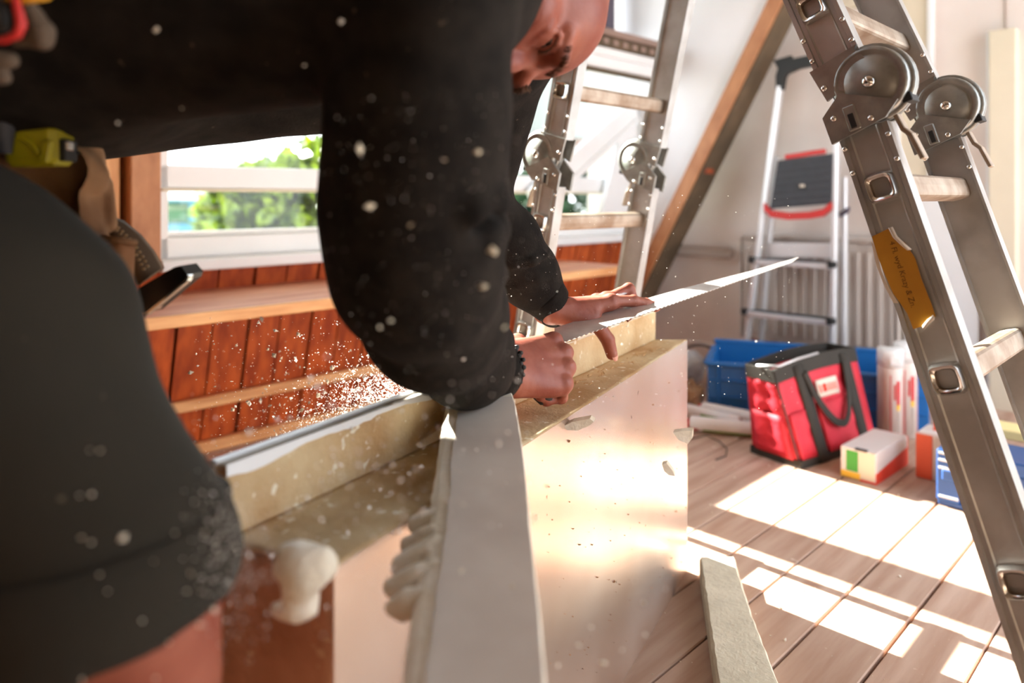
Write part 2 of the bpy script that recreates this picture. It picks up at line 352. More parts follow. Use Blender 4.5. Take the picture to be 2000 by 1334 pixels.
# ------------------------------------------------------------------ organic shapes: distance fields meshed by surface nets
class Sdf:
    def __init__(s, lo, hi, h):
        s.lo = np.asarray(lo, float); s.h = h
        s.n = np.ceil((np.asarray(hi)-s.lo)/h).astype(int)+1
        s.D = np.full(tuple(s.n), 0.2, np.float32)
    def _sl(s, lo, hi):
        a = np.maximum(np.floor((lo-s.lo)/s.h).astype(int), 0); b = np.minimum(np.ceil((hi-s.lo)/s.h).astype(int)+1, s.n)
        if np.any(b <= a): return None, None
        ax = [s.lo[i]+s.h*np.arange(a[i], b[i]) for i in range(3)]
        P = np.stack(np.meshgrid(*ax, indexing='ij'), -1).astype(np.float32)
        return tuple(slice(a[i], b[i]) for i in range(3)), P
    def _mix(s, sl, d, k, sub):
        D = s.D[sl]
        if sub:
            d2 = -d
            hh = np.maximum(k-np.abs(D-d2), 0)/k if k > 0 else 0
            s.D[sl] = np.maximum(D, d2)+hh*hh*k*.25
        else:
            hh = np.maximum(k-np.abs(D-d), 0)/k if k > 0 else 0
            s.D[sl] = np.minimum(D, d)-hh*hh*k*.25
    def cap(s, a, b, ra, rb=None, k=.01, sub=False):
        a = np.asarray(a, float); b = np.asarray(b, float); rb = ra if rb is None else rb; m = max(ra, rb)+max(k, 0)*1.5+3*s.h
        sl, P = s._sl(np.minimum(a, b)-m, np.maximum(a, b)+m)
        if sl is None: return s
        ab = (b-a).astype(np.float32); t = np.clip(((P-a.astype(np.float32))@ab)/max(float(ab@ab), 1e-9), 0, 1)
        d = np.linalg.norm(P-a.astype(np.float32)-t[..., None]*ab, axis=-1)-(ra+(rb-ra)*t)
        s._mix(sl, d, k, sub); return s
    def chain(s, pts, rs, k=.01):
        for i in range(len(pts)-1): s.cap(pts[i], pts[i+1], rs[i], rs[i+1], k)
        return s
    def ell(s, c, r, R=None, k=.01, sub=False):
        c = np.asarray(c, float); r = np.asarray(r, float); m = max(r)+max(k, 0)*1.5+3*s.h
        sl, P = s._sl(c-m, c+m)
        if sl is None: return s
        q = P-c.astype(np.float32)
        if R is not None: q = q@np.asarray(R, np.float32)      # columns of R: the ellipsoid's axes
        k0 = np.linalg.norm(q/r.astype(np.float32), axis=-1); k1 = np.linalg.norm(q/(r*r).astype(np.float32), axis=-1)
        s._mix(sl, k0*(k0-1)/np.maximum(k1, 1e-6), k, sub); return s
    def mesh(s, smooth=2):
        D = s.D; S = D < 0; n = s.n
        c = np.zeros(tuple(n-1), np.int8)
        corners = [(i, j, k) for i in (0, 1) for j in (0, 1) for k in (0, 1)]
        sub = lambda A, o: A[o[0]:n[0]-1+o[0], o[1]:n[1]-1+o[1], o[2]:n[2]-1+o[2]]
        for o in corners: c += sub(S, o)
        act = (c > 0) & (c < 8); I = np.argwhere(act); idx = -np.ones(act.shape, np.int64); idx[act] = np.arange(len(I))
        acc = np.zeros((len(I), 3)); cnt = np.zeros(len(I))
        val = {o: D[I[:, 0]+o[0], I[:, 1]+o[1], I[:, 2]+o[2]].astype(float) for o in corners}
        for o in corners:
            for ax in range(3):
                if o[ax]: continue
                o2 = tuple(1 if i == ax else o[i] for i in range(3)); a, b = val[o], val[o2]
                x = (a < 0) != (b < 0); t = np.where(x, a/np.where(x, a-b, 1), 0)
                p = np.tile(np.array(o, float), (len(I), 1)); p[:, ax] += t
                acc[x] += p[x]; cnt[x] += 1
        Vv = s.lo+s.h*(I+acc/cnt[:, None]); Fs = []
        for ax in range(3):
            b1, b2 = (ax+1) % 3, (ax+2) % 3
            sl0 = [slice(1, -1)]*3; sl0[ax] = slice(0, -1); sl1 = list(sl0); sl1[ax] = slice(1, None)
            a = S[tuple(sl0)]; b = S[tuple(sl1)]
            E = np.argwhere(a != b)
            if not len(E): continue
            inside = a[tuple(E.T)]
            base = E.copy()
            for q in (b1, b2): base[:, q] += 1
            def cell(d1, d2):
                t = base.copy(); t[:, b1] += d1; t[:, b2] += d2; return idx[t[:, 0], t[:, 1], t[:, 2]]
            q = np.stack([cell(-1, -1), cell(0, -1), cell(0, 0), cell(-1, 0)], 1)
            q[~inside] = q[~inside][:, ::-1]; Fs.append(q)
        Fa = np.concatenate(Fs); Fa = Fa[(Fa >= 0).all(1)]
        if smooth: Vv = lap(Vv, Fa, smooth)
        return Vv, Fa

def lap(Vv, Fa, n):
    e = np.concatenate([Fa[:, [0, 1]], Fa[:, [1, 2]], Fa[:, [2, 3]], Fa[:, [3, 0]]])
    for _ in range(n):
        acc = np.zeros_like(Vv); cnt = np.zeros(len(Vv))
        for k in range(3):
            acc[:, k] = np.bincount(e[:, 0], Vv[e[:, 1], k], len(Vv))+np.bincount(e[:, 1], Vv[e[:, 0], k], len(Vv))
        cnt = np.bincount(e[:, 0], minlength=len(Vv))+np.bincount(e[:, 1], minlength=len(Vv))
        Vv = .4*Vv+.6*acc/np.maximum(cnt, 1)[:, None]
    return Vv

def vnormals(Vv, Fa):
    n = np.cross(Vv[Fa[:, 2]]-Vv[Fa[:, 0]], Vv[Fa[:, 3]]-Vv[Fa[:, 1]]); N = np.zeros_like(Vv)
    for j in range(4):
        for k in range(3): N[:, k] += np.bincount(Fa[:, j], n[:, k], len(Vv))
    return N/np.maximum(np.linalg.norm(N, axis=1), 1e-9)[:, None]

def wav(P, freq, seed, n=9):
    r = np.random.RandomState(seed); o = np.zeros(len(P))
    for i in range(n):
        d = r.normal(size=3); d /= np.linalg.norm(d); o += np.sin(P@d*freq*r.uniform(.6, 1.6)+r.uniform(0, 6.3))
    return o/n
# ================================================================== the room
KV = -2.20                       # window wall (inner face of the window frame)
BU = 3.36                        # back wall
# floor boards run along the window wall
fl = struct('floor', RZ)
MB().ubox(-1.6, BU+.1, -2.6, 1.3, -.08, -.032).build('subfloor', M['subfloor'], fl)
SP = .1235; k0 = -.326
for i in range(-18, 13):
    vc = k0+i*SP
    if vc < -2.55: continue
    g0 = .0065 if i == -2 else (.003 if i % 3 else .002)
    b = MB(); p = UV((-1.55+BU)/2, vc+SP/2, -.016)
    b.cbox(p, UA*(BU+1.55)/2, VA*(SP/2-g0*.5-.0006), V3(0, 0, .016), .0018)
    b.build('plank', M['floor'], fl)

# leaning knee wall of red boards under the window: lower edge lies further out
def knee(v_top, z_top, z):  return v_top-.26*(z_top-z)
kw = struct('wall_left', RZ)
ZT = .60
def slab(b, u0, u1, z0, z1, off, th):
    p = []
    for z in (z0, z1):
        v = knee(KV, ZT, z)+off
        p += [UV(u0, v, z), UV(u1, v, z), UV(u1, v-th, z), UV(u0, v-th, z)]
    b.hexa([p[3], p[2], p[1], p[0], p[7], p[6], p[5], p[4]])
b = MB(); slab(b, -1.55, BU, -.03, ZT, -.02, .03); b.build('backing', M['gap'], kw)
u = -1.5; i = 0
while u < BU-.02:
    wdt = .1125; g = .0105 if i % 2 else .0028
    b = MB(); slab(b, u+g, min(u+wdt-.001, BU-.005), 0, ZT-.003, (.0 if i % 2 else .0025), .018); b.build('plank', M['redwood'], kw)
    u += wdt; i += 1
# shelf board and low batten along the wall
t1 = struct('trim_1', RZ)
b = MB(); b.cbox(UV(.58, -2.0, .514), UA*1.9, VA*.22, V3(0, 0, .0125), .003); b.build('shelf_board', M['shelf'], t1)
b = MB(); b.cbox(UV(.58, -1.775, .513), UA*1.9, VA*.009, V3(0, 0, .0145), .002); b.build('shelf_edge', M['pine'], t1)
t2 = struct('trim_2', RZ)
b = MB(); b.cbox(UV(.9, -2.285, .170), UA*2.4, VA*.012, V3(0, 0, .017), .003); b.build('batten', M['pine'], t2)
b = MB(); b.cbox(UV(.9, -2.325, .02), UA*2.4, VA*.015, V3(0, 0, .018), .003); b.build('batten', M['pine'], t2)

# window: bottom rail, transom, jambs, panes
WU0, WU1 = .815, 3.12
wn = struct('window_1', RZ)
def wbox(name, u0, u1, v0, v1, z0, z1, m=M['white'], par=wn, bev=.004):
    b = MB(); b.cbox(UV((u0+u1)/2, (v0+v1)/2, (z0+z1)/2), UA*(u1-u0)/2, VA*(v1-v0)/2, V3(0, 0, (z1-z0)/2), bev); return b.build(name, m, par)
wbox('sill', WU0-.02, WU1, -2.34, -2.165, .588, .622)
wbox('bottom_rail', WU0, WU1, -2.31, -2.235, .622, .685)
wbox('glazing_bead', WU0, WU1, -2.30, -2.25, .686, .700)
wbox('transom', WU0, WU1, -2.31, -2.235, .828, .898)
wbox('transom_lip', WU0, WU1, -2.30, -2.222, .820, .829, M['cream'])
wbox('sun_block_ledge', WU0, WU1, -2.56, -2.31, .829, .838)  # added outside the transom to keep low sun off the shelf
wbox('mullion', 1.585, 1.745, -2.31, -2.235, .70, 1.49)
wbox('jamb', WU0-.005, WU0+.025, -2.31, -2.235, .62, 1.52, M['white'])
wbox('head', WU0, WU1, -2.31, -2.235, 1.49, 1.56)
wbox('upper_rail', .545, 2.15, -2.31, -2.235, 2.09, 2.16)
wbox('pane', .55, 2.15, -2.275, -2.272, 1.56, 2.09, M['glass'], bev=.0005)
for (a, b_) in ((.84, 1.585), (1.745, 3.10)):
    for (z0, z1) in ((.70, .82), (.898, 1.49)):
        wbox('pane', a, b_, -2.275, -2.272, z0, z1, M['glass'], bev=.0005)
# slanting white members at the far end of the window
def bar(name, p, q, wd, hw, ht, m, par):
    ax = nrm(q-p); n = nrm(np.cross(ax, wd)); wd = np.cross(n, ax)
    b = MB(); b.cbox((p+q)/2, ax*np.linalg.norm(q-p)/2, wd*hw, n*ht, .004); return b.build(name, m, par)
bar('slanting_brace', UV(2.36, -2.20, .786), UV(3.11, -2.20, 1.241), V3(0, 0, 1), .056, .022, M['white'], wn)
bar('slanting_brace_lip', UV(2.40, -2.175, .765), UV(3.11, -2.175, 1.195), V3(0, 0, 1), .014, .012, M['white'], wn)
b = MB(); b.prism([UV(2.816, -2.215, .69), UV(3.12, -2.215, .69), UV(3.12, -2.215, 1.30), UV(3.05, -2.215, 1.25), UV(2.975, -2.215, 1.10)], VA*.03); b.build('slanting_jamb', M['white'], wn)
# shutter head with a slotted rail above the window, end block beyond the ladder
t3 = struct('trim_3', RZ)
wbox('rail_cover', 2.15, 3.06, -2.05, -1.95, 1.505, 1.535, M['brownrail'], t3)
wbox('slotted_rail', 2.15, 3.05, -2.03, -1.965, 1.455, 1.505, M['rafter_side'], t3)
for i in range(12): wbox('slot_clip', 2.2+i*.07, 2.235+i*.07, -1.967, -1.958, 1.468, 1.492, M['brownrail'], t3, .002)
wbox('casing', 2.15, 3.07, -2.06, -1.96, 1.415, 1.452, M['white'], t3)
wbox('casing_lip', 2.15, 3.06, -2.04, -1.97, 1.365, 1.415, M['white'], t3)
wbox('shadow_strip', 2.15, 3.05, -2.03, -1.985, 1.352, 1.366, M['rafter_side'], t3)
# small upper window with dark frame
w2 = struct('window_2', RZ)
wbox('frame_upright', 2.93, 3.01, -2.33, -2.24, 1.60, 2.15, M['purple'], w2)
wbox('frame_head', 2.1, 3.0, -2.33, -2.24, 1.86, 1.96, M['purple'], w2)
wbox('frame_bead', 2.90, 2.925, -2.32, -2.25, 1.60, 1.86, M['white'], w2)
wbox('pane', 2.1, 2.9, -2.29, -2.287, 1.60, 1.86, M['glass'], w2, .0005)

# timber lining left of the window
lp = struct('wall_front', RZ)
for i in range(12): 
    u0 = .545-(i+1)*.14
    zt = 2.3
    MB().cbox(UV(u0+.07, -2.285, (.6+zt)/2), UA*.0685, VA*.012, V3(0, 0, (zt-.6)/2), .002).build('plank', M['pine_v'], lp)
MB().ubox(-1.55, .545, -2.33, -2.30, .60, 2.3).build('backing', M['gap'], lp)
t4 = struct('trim_4', RZ)
MB().ubox(.54, .818, -2.345, -2.302, .58, 1.25).build('backing', M['pine_v'], t4)  # board added behind the studs to stop sun leaking through their gaps
MB().cbox(UV(.655, -2.255, .925), UA*.045, VA*.045, V3(0, 0, .325), .003).build('stud', M['pine_v'], t4)
MB().cbox(UV(.755, -2.235, .925), UA*.040, VA*.065, V3(0, 0, .325), .003).build('stud', M['rafter'], t4)

# roof slope: trimmer rafter, white dormer cheek above it, boards
RU = 3.115
pa, pb = onu(1236, 585, RU), onu(1524, -6, RU)
ax = nrm(pb-pa); wd = nrm(np.cross(ax, UA)); wd = wd if wd[2] < 0 else -wd      # points down and inwards
pa2, pb2 = pa-ax*.12, pb+ax*.85
t5 = struct('trim_5')
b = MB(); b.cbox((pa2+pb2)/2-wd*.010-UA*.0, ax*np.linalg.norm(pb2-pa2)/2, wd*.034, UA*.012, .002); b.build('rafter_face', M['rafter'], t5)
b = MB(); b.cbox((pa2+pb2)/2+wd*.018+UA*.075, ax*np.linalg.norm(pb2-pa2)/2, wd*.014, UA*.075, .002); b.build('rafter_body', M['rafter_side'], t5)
b = MB(); q = onu(1376, 333, RU+.06); b.cbox(q, VA*.03, UA*.035, V3(0, 0, .016), .003); b.build('rafter_cleat', M['redwood'], t5)
wr = struct('wall_right_cheek')
wr.name = 'wall_cheek'; MATRIX['wall_cheek'] = MATRIX.get('wall_right_cheek', Matrix())
b = MB(); uo = UA*.02
top = 2.45
b.prism([pa2-wd*.04+uo, pb2-wd*.04+uo, UV(RU+.02, toUV(pb2)[1], top+.2), UV(RU+.02, -2.32, top+.2), UV(RU+.02, -2.32, .58), UV(RU+.02, toUV(pa2)[1]-.05, .3)], UA*.02); b.build('plaster', M['cheek'], wr)

# back wall (gable) with radiator pipes etc.
wb = struct('wall_back', RZ)
MB().ubox(BU, BU+.06, -2.7, 1.31, -.05, 2.7).build('plaster', M['wall'], wb)
def bx(name, x0, x1, y0, y1, d, m, par, off=0.0, bev=.003):   # slab on the back wall between picture columns/rows
    a = onu(x0, 387, BU); c = onu(x1, 387, BU); va, vb = toUV(a)[1], toUV(c)[1]
    Yc = a[1]; z1 = H-(y0-387)/F*Yc; z0 = H-(y1-387)/F*Yc
    b = MB(); b.cbox(UV(BU-off-d/2, (va+vb)/2, (z0+z1)/2), UA*d/2, VA*(vb-va)/2, V3(0, 0, (z1-z0)/2), bev); return b.build(name, m, par)
t6 = struct('trim_6', RZ)
bx('pipe_casing', 1940, 1992, 66, 930, .07, M['cream'], t6)
bx('casing_edge', 1932, 1941, 66, 930, .045, M['white'], t6)
bx('joint_strip', 1962, 1967, -400, 66, .006, M['pipe'], t6)
d1 = struct('door_1', RZ)
bx('leaf', 1752, 1818, -420, 790, .022, M['cream'], d1)
bx('architrave', 1815, 1826, -420, 800, .035, M['white'], d1)
bx('panel_rail', 1640, 1816, 5, 22, .03, M['cream'], d1)
bx('leaf_edge', 1752, 1762, 180, 790, .030, M['white'], d1)
t7 = struct('trim_7', RZ)
bx('white_board', 1772, 1915, 372, 800, .018, M['white'], t7, off=.024)
bs = struct('baseboard_back', RZ)
MB().cbox(UV(BU-.008, -.4, .035), UA*.008, VA*1.64, V3(0, 0, .035), .003).build('board', M['wall'], bs)

# ceiling, remaining walls (out of frame)
ce = struct('ceiling', RZ)
MB().ubox(-1.6, BU+.1, -1.3, 1.31, 2.45, 2.5).build('boards', M['ceil'], ce)
MB().ubox(-1.6, RU+.05, -2.35, -1.25, 2.16, 2.2).build('dormer_lining', M['ceil'], ce)
MB().ubox(2.15, 2.9, -2.34, -2.30, 1.90, 2.2).build('dormer_front', M['cheek'], ce)
wsd = struct('wall_rear', RZ)
MB().ubox(-1.66, -1.6, -2.6, 1.31, -.05, 2.5).build('plaster', M['ceil'], wsd)
wsr = struct('wall_right', RZ)
MB().ubox(-1.6, 1.05, 1.25, 1.31, -.05, 2.5).build('plaster', M['ceil'], wsr)
MB().ubox(1.05, BU, 1.25, 1.31, 2.40, 2.5).build('plaster', M['wall'], wsr)
w3 = struct('fill_opening', RZ)  # unseen opening added to let fill light in from the right
for (a, c) in ((1.05, 1.11), (2.18, 2.26), (BU-.06, BU)): wbox('frame', a, c, 1.25, 1.31, 0, 2.4, M['white'], w3)

# radiator and pipes
R0 = toUV(onu(1463, 387, BU))[1]; R1 = toUV(onu(1763, 387, BU))[1]
ra = thing('radiator', 'pale ribbed panel radiator on the back wall behind the step ladder', 'radiator', UV(BU-.05, (R0+R1)/2, .12), RZ)
MB().cbox(UV(BU-.055, (R0+R1)/2, .375), UA*.012, VA*(R1-R0)/2, V3(0, 0, .235), .006).build('panel', M['radiator'], ra)
for i in range(15):
    v = R0+.02+(R1-R0-.04)*i/14
    MB().cbox(UV(BU-.071, v, .37), UA*.006, VA*.011, V3(0, 0, .20), .004).build('rib', M['radiator'], ra)
MB().cbox(UV(BU-.055, (R0+R1)/2, .621), UA*.026, VA*(R1-R0)/2, V3(0, 0, .010), .004).build('top_grille', M['radiator'], ra)
for i in range(8): MB().cbox(UV(BU-.083, R0+.05+i*(R1-R0-.1)/7, .612), UA*.002, VA*.018, V3(0, 0, .004), .001).build('slot', M['pipe'], ra)
for v in (R0-.004, R1+.004): MB().cbox(UV(BU-.055, v, .375), UA*.026, VA*.003, V3(0, 0, .235), .002).build('side_panel', M['radiator'], ra)
rp = thing('radiator_pipe', 'pair of thin painted heating pipes along the wall left of the radiator', 'pipe', UV(BU-.04, -1.9, .52), RZ)
for z in (.555, .510):
    pts = [UV(BU-.035, -2.25, z), UV(BU-.035, R0-.09, z)]
    MB().tube(pts, .009, 8).build('pipe', M['pipe'], rp)
pts = [UV(BU-.035, R0-.09, .555)+VA*(.0225*math.sin(a))+V3(0, 0, -.0225+.0225*math.cos(a)) for a in np.linspace(0, math.pi, 9)]
MB().tube(pts, .009, 8).build('bend', M['pipe'], rp)

# ================================================================== outside
og = struct('ground'); MB().add([(-60, 4, -3), (60, 4, -3), (60, 90, -3), (-60, 90, -3)], [(0, 1, 2, 3)]).build('lawn', M['lawn'], og)
def foliage(name, label, c, rad, n, size, m, seed, zmin=-9):
    r = np.random.RandomState(seed); c = np.asarray(c, float); rad = np.asarray(rad, float)
    t = thing(name, label, 'tree', (c[0], c[1], -3.0))
    d = r.normal(size=(n, 3)); d /= np.linalg.norm(d, axis=1)[:, None]
    lump = 1+.22*wav(d, 5, seed)[:, None]*2
    P = c+d*rad*lump*(r.uniform(.35, 1, (n, 1))**.5)
    P = P[P[:, 2] > zmin]
    b = MB()
    for p in P:
        a = nrm(r.normal(size=3)); q = nrm(np.cross(a, r.normal(size=3))); l = size*r.uniform(.6, 1.2)
        b.add([p-a*l, p+q*l*.42+a*l*.05, p+a*l, p-q*l*.42], [(0, 1, 2, 3)])
    o = b.build('foliage', m, t, kind='stuff')
    MB().tube([(c[0], c[1], -3.0), (c[0]+.05, c[1], -1.2), tuple(c)], [.12, .09, .03], 8).build('trunk', M['bark'], t)
    for i in range(5):
        e = c+rad*.7*nrm(r.normal(size=3)); MB().tube([c-V3(0, 0, rad[2]*.5), (c+e)/2-V3(0, 0, .05), e], [.03, .02, .008], 6).build('branch', M['bark'], t)
    return t
foliage('leafy_tree', 'sunlit yellow-green tree crown seen through the window behind the arm', (-1.95, 6.6, .52), (.98, .7, .80), 7000, .095, M['leaf'], 3)
foliage('dark_tree', 'dark green tree crown behind the pale folding ladder and window brace', (.75, 7.7, .35), (1.15, .8, 1.15), 3800, .12, M['leafdark'], 5)
foliage('tall_tree', 'green treetop showing in the small upper window with dark frame', (1.9, 9.5, 2.75), (1.6, 1.0, .75), 2600, .13, M['leafdark'], 8)
nb = thing('neighbour_house', 'blue framed neighbouring house with green reflecting panes beyond the window', 'house', (-4.6, 9.5, -3.0))
def nbx(name, px0, px1, py0, py1, Y, m, dep=.1):
    a = W(px0, py1, Y); c = W(px1, py0, Y); MB().cbox((a+c)/2+V3(0, dep/2, 0), V3((c[0]-a[0])/2, 0, 0), V3(0, dep/2, 0), V3(0, 0, (c[2]-a[2])/2), .01).build(name, m, nb)
nbx('wall', 120, 700, 405, 1080, 9.6, M['housewall'], 2.0)
nbx('fascia', 120, 700, 371, 391, 9.4, M['white'], .3)
for (x0, x1) in ((303, 368), (385, 470), (220, 290)):
    nbx('window_pane', x0, x1, 393, 436, 9.5, M['green_reflection'], .05)
for x in (377, 296, 478): nbx('window_post', x-9, x+8, 391, 445, 9.42, M['teal'], .1)
nbx('window_sill', 200, 490, 437, 452, 9.40, M['teal'], .15); nbx('window_head', 200, 490, 389, 395, 9.40, M['teal'], .12)
b = MB(); b.prism([W(120, 372, 9.3), W(700, 372, 9.3), W(700, 330, 11), W(120, 330, 11)], V3(0, 0, -.05)); b.build('roof', M['white'], nb)
# adjoining pale dormer that shades the far half of the window
ad = thing('adjoining_dormer', 'pale rendered side of an adjoining dormer outside the window behind the ladder', 'building', UV(3.6, -3.3, -3.0), RZ)
MB().ubox(2.16, 6.0, -3.5, -3.15, 1.12, 3.3).build('wall', M['housewall'], ad)
for i in range(4):
    MB().ubox(2.3+i*.33, 2.312+i*.33, -3.155, -3.135, 1.14, 3.2).build('batten', M['white'], ad)
MB().ubox(2.14, 6.0, -3.52, -3.08, 1.08, 1.12).build('soffit', M['white'], ad)
MB().ubox(2.14, 2.62, -3.5, -3.1, -3.0, 1.08).build('lower_wall', M['rooftile'], ad)
for i in range(9):
    MB().ubox(2.16+i*.2, 2.345+i*.2, -3.16, -3.12, 1.12, 1.19).build('roof_tile', M['rooftile'], ad)
# ================================================================== folding ladder (A-frame, hinged legs)
LW = .35
HR, HL = W(1660, 165, 1.0), W(1085, 300, 1.57)     # rail centre lines at hinge height: near right leg, near left leg
lad = thing('folding_ladder', 'large worn aluminium folding ladder standing open with hinged rails and torn yellow sticker', 'ladder', (.45, 1.5, 0))
UN = UA
def onrail(Hp, px, py): return onu(px, py, float(Hp@UA))
def rail(A, B, n_out, wface=.064, th=.026, name='rail'):
    ax = nrm(B-A); n = nrm(n_out-ax*(n_out@ax)); wd = np.cross(ax, n)
    pr = [(-.5, 0), (-.5, .5), (-.5, 1), (-.43, 1), (-.40, 1), (-.385, .90), (-.30, .90), (-.285, .97), (-.25, .90), (.25, .90), (.285, .97), (.30, .90), (.385, .90), (.40, 1), (.43, 1), (.5, 1), (.5, .5), (.5, 0),
          (.44, 0), (.42, .22), (-.42, .22), (-.44, 0)]
    r0 = [A+wd*x*wface+n*(y-.5)*th for x, y in pr]; r1 = [B+wd*x*wface+n*(y-.5)*th for x, y in pr]
    b = MB(); b.loft([r0, r1], True, False); return b.build(name, M['alu'], lad)
def rung(c, ax_r, wide, length, inset=.0):
    # hollow rounded-square tube along u through both rails; its bright rim stands proud of the outer web
    n = nrm(ax_r); wd = nrm(np.cross(n, UA))
    def ring(s, r, u):
        o = []
        for k in range(16):
            a = 2*math.pi*k/16; x = math.copysign(abs(math.cos(a))**.45, math.cos(a)); y = math.copysign(abs(math.sin(a))**.45, math.sin(a))
            o.append(c+UA*u+n*x*r*s+wd*y*r*s)
        return o
    r = wide/2; b = MB(); e = .0185
    b.loft([ring(.70, r, length-e), ring(.70, r, .03), ring(.70, r, -e), ring(.95, r, -e-.0005), ring(1.0, r, -e+.004), ring(1.0, r, length+e-.004), ring(.95, r, length+e), ring(.70, r, length+e-.0005), ring(.70, r, length-e-.03)], False, False)
    o = b.build('rung', M['alu_worn'], lad)
    b = MB(); b.loft([ring(.99, r, -e-.003), ring(1.15, r, -e+.004), ring(1.15, r, -e+.008)], False, True); b.loft([ring(.99, r, -e-.003), ring(.72, r, -e-.002), ring(.72, r, -e+.03)], False, True); b.build('rung_rim', M['rivet'], o)
    b = MB(); b.loft([ring(.69, r, .02), ring(.69, r, .022)], True, False); b.build('tube_inside_shade', M['hollow'], o)
    return o
def rivets(A, B, ts, n_out, wface, par, side=(1, -1)):
    ax = nrm(B-A); n = nrm(n_out-ax*(n_out@ax)); wd = np.cross(ax, n)
    for t in ts:
        for s_ in side:
            MB().lathe(A+ax*t+wd*s_*wface*.44+n*.013, n, [(.0001, .0035), (.0022, .0032), (.0036, .0015), (.004, 0), (.0001, -.0005)], 10).build('rivet', M['rivet'], par)
def hinge(c0, disc, ax_up, ax_dn, n_out, side):
    """c0: rail centre at the hinge; disc: centre of the round plates (towards +side); ax_up / ax_dn point along the rails away from the hinge"""
    n = nrm(n_out); wdu = nrm(np.cross(ax_up, n)); wdd = nrm(np.cross(ax_dn, n))
    wdu = wdu if wdu@(disc-c0) > 0 else -wdu; wdd = wdd if wdd@(disc-c0) > 0 else -wdd
    par = thing('hinge', None, None, c0); par.parent = lad
    par.location = Vector(tuple(c0))-lad.location
    R = .047
    # lower plate: disc with a tongue along the lower rail
    b = MB()
    for s_ in (1, -1):
        o = n*(.020*s_)
        b.lathe(disc+o*.55, n*s_, [(R, -.010), (R, .004), (R*.97, .008), (R*.88, .009), (R*.80, .006), (R*.72, .006), (R*.66, .010), (.006, .010), (.0001, .010)], 32)
        b.prism([disc-wdd*R*.82+o*.9, disc+wdd*R*.55+ax_dn*R*.75+o*.9, c0+ax_dn*.063+wdd*.035+o*.9, c0+ax_dn*.073-wdd*.039+o*.9, c0+ax_dn*.035-wdd*.040+o*.9], n*s_*.006)
    b.build('lower_plate', M['steel'], par)
    b = MB()
    for s_ in (1, -1):
        o = n*(.014*s_)
        b.lathe(disc+o*.3, n*s_, [(R*1.10, -.006), (R*1.10, .003), (R*1.02, .004), (.001, .004)], 32)
        b.prism([c0+ax_up*.036-wdu*.036+o, c0+ax_up*.040+wdu*.033+o, disc+ax_up*R*1.05+o, disc+wdu*.02+o, disc-ax_up*.02+o, c0-ax_up*.006-wdu*.010+o, c0-ax_up*.012-wdu*.030+o], n*s_*.005)
    b.build('upper_plate', M['steel'], par)
    MB().lathe(disc+n*.019, n, [(.0001, .010), (.005, .009), (.0085, .005), (.009, .0), (.0001, -.001)], 16).build('bolt', M['rivet'], par)
    for q in (c0+ax_dn*.041-wdd*.026, c0+ax_dn*.058+wdd*.018): MB().lathe(q+n*.023, n, [(.0001, .004), (.003, .0035), (.0046, .001), (.0048, -.001), (.0001, -.002)], 10).build('bolt', M['rivet'], par)
    MB().lathe(c0+ax_up*.006-wdu*.026+n*.019, n, [(.0001, .004), (.003, .0035), (.0046, .001), (.0048, -.001), (.0001, -.002)], 10).build('bolt', M['rivet'], par)
    q = c0+ax_dn*.049-wdd*.004+n*.0245
    b = MB(); b.cbox(q, ax_dn*.017, wdd*.008, n*.002, .0015); b.build('lock_guide', M['steel'], par)
    b = MB(); b.cbox(q+n*.002+ax_dn*.004, ax_dn*.010, wdd*.0038, n*.001, .0008); b.build('lock_slot', M['dark'], par)
    p0 = c0+ax_dn*.052+wdd*.040-n*.004
    b = MB()
    pts = [p0, p0+ax_dn*.030+wdd*.004, p0+ax_dn*.040+wdd*.010, p0+ax_dn*.072+wdd*.014]
    for i in range(3):
        a, c = pts[i], pts[i+1]; t = nrm(c-a); b.cbox((a+c)/2, t*(np.linalg.norm(c-a)/2+.002), np.cross(t, n)*.003, n*.009, .001)
    b.build('release_lever', M['alu_worn'], par)
    b = MB(); b.cbox(disc+ax_dn*R*.75+wdd*R*.72, ax_dn*.006, wdd*.006, n*.014, .001); b.build('stop_block', M['dark'], par)

def leg(Hp, disc_px, lo, up, discY=None, rung_px=(), sides=(0, 1)):
    """one ladder side: two parallel rails hinged at Hp and Hp + LW*u"""
    d_dn = nrm(onrail(Hp, *lo)-Hp); d_up = nrm(onrail(Hp, *up)-Hp)
    L_dn = (Hp[2]-.035)/-d_dn[2]; L_up = .95
    disc = onu(*disc_px, float(Hp@UA))
    for k in (0, 1):
        off = UA*LW*k; n_out = -UA if k == 0 else UA
        A = Hp+off
        r1 = rail(A+d_dn*.066, A+d_dn*L_dn, n_out); r2 = rail(A+d_up*.034, A+d_up*L_up, n_out)
        # visible faces carry the rivets
        nf = -UA
        rivets(A, A+d_dn, (.083, .117), nf, .064, r1); rivets(A, A+d_up, (.050, .082), nf, .064, r2)
        hinge(A, disc+off, d_up, d_dn, nf, 1)
        MB().cbox(A+d_dn*(L_dn+.012), d_dn*.022, np.cross(d_dn, UA)*.038, UA*.02, .004).build('rubber_foot', M['dark'], lad)
    for (px, py) in rung_px:
        q = onrail(Hp, px, py); t = (q-Hp); dn = t@d_dn
        c = Hp+(d_dn*(t@d_dn) if t[2] < 0 else d_up*(t@d_up)); rung(c, d_dn if t[2] < 0 else d_up, .034, LW)
    return d_dn, d_up
dR = leg(HR, (1708, 163), (1857, 737), (1588, 5), rung_px=((1588, 22), (1713, 371), (1853, 737), (1987, 1130)))
dL = leg(HL, (1060, 301), (1053, 510), (1114, 130), rung_px=((1103, 178), (1060, 433)))
for k in (2, 3):   # rungs hidden or below the frame edge
    rung(HL+dL[0]*(.145+.245*k-.245), dL[0], .034, LW)
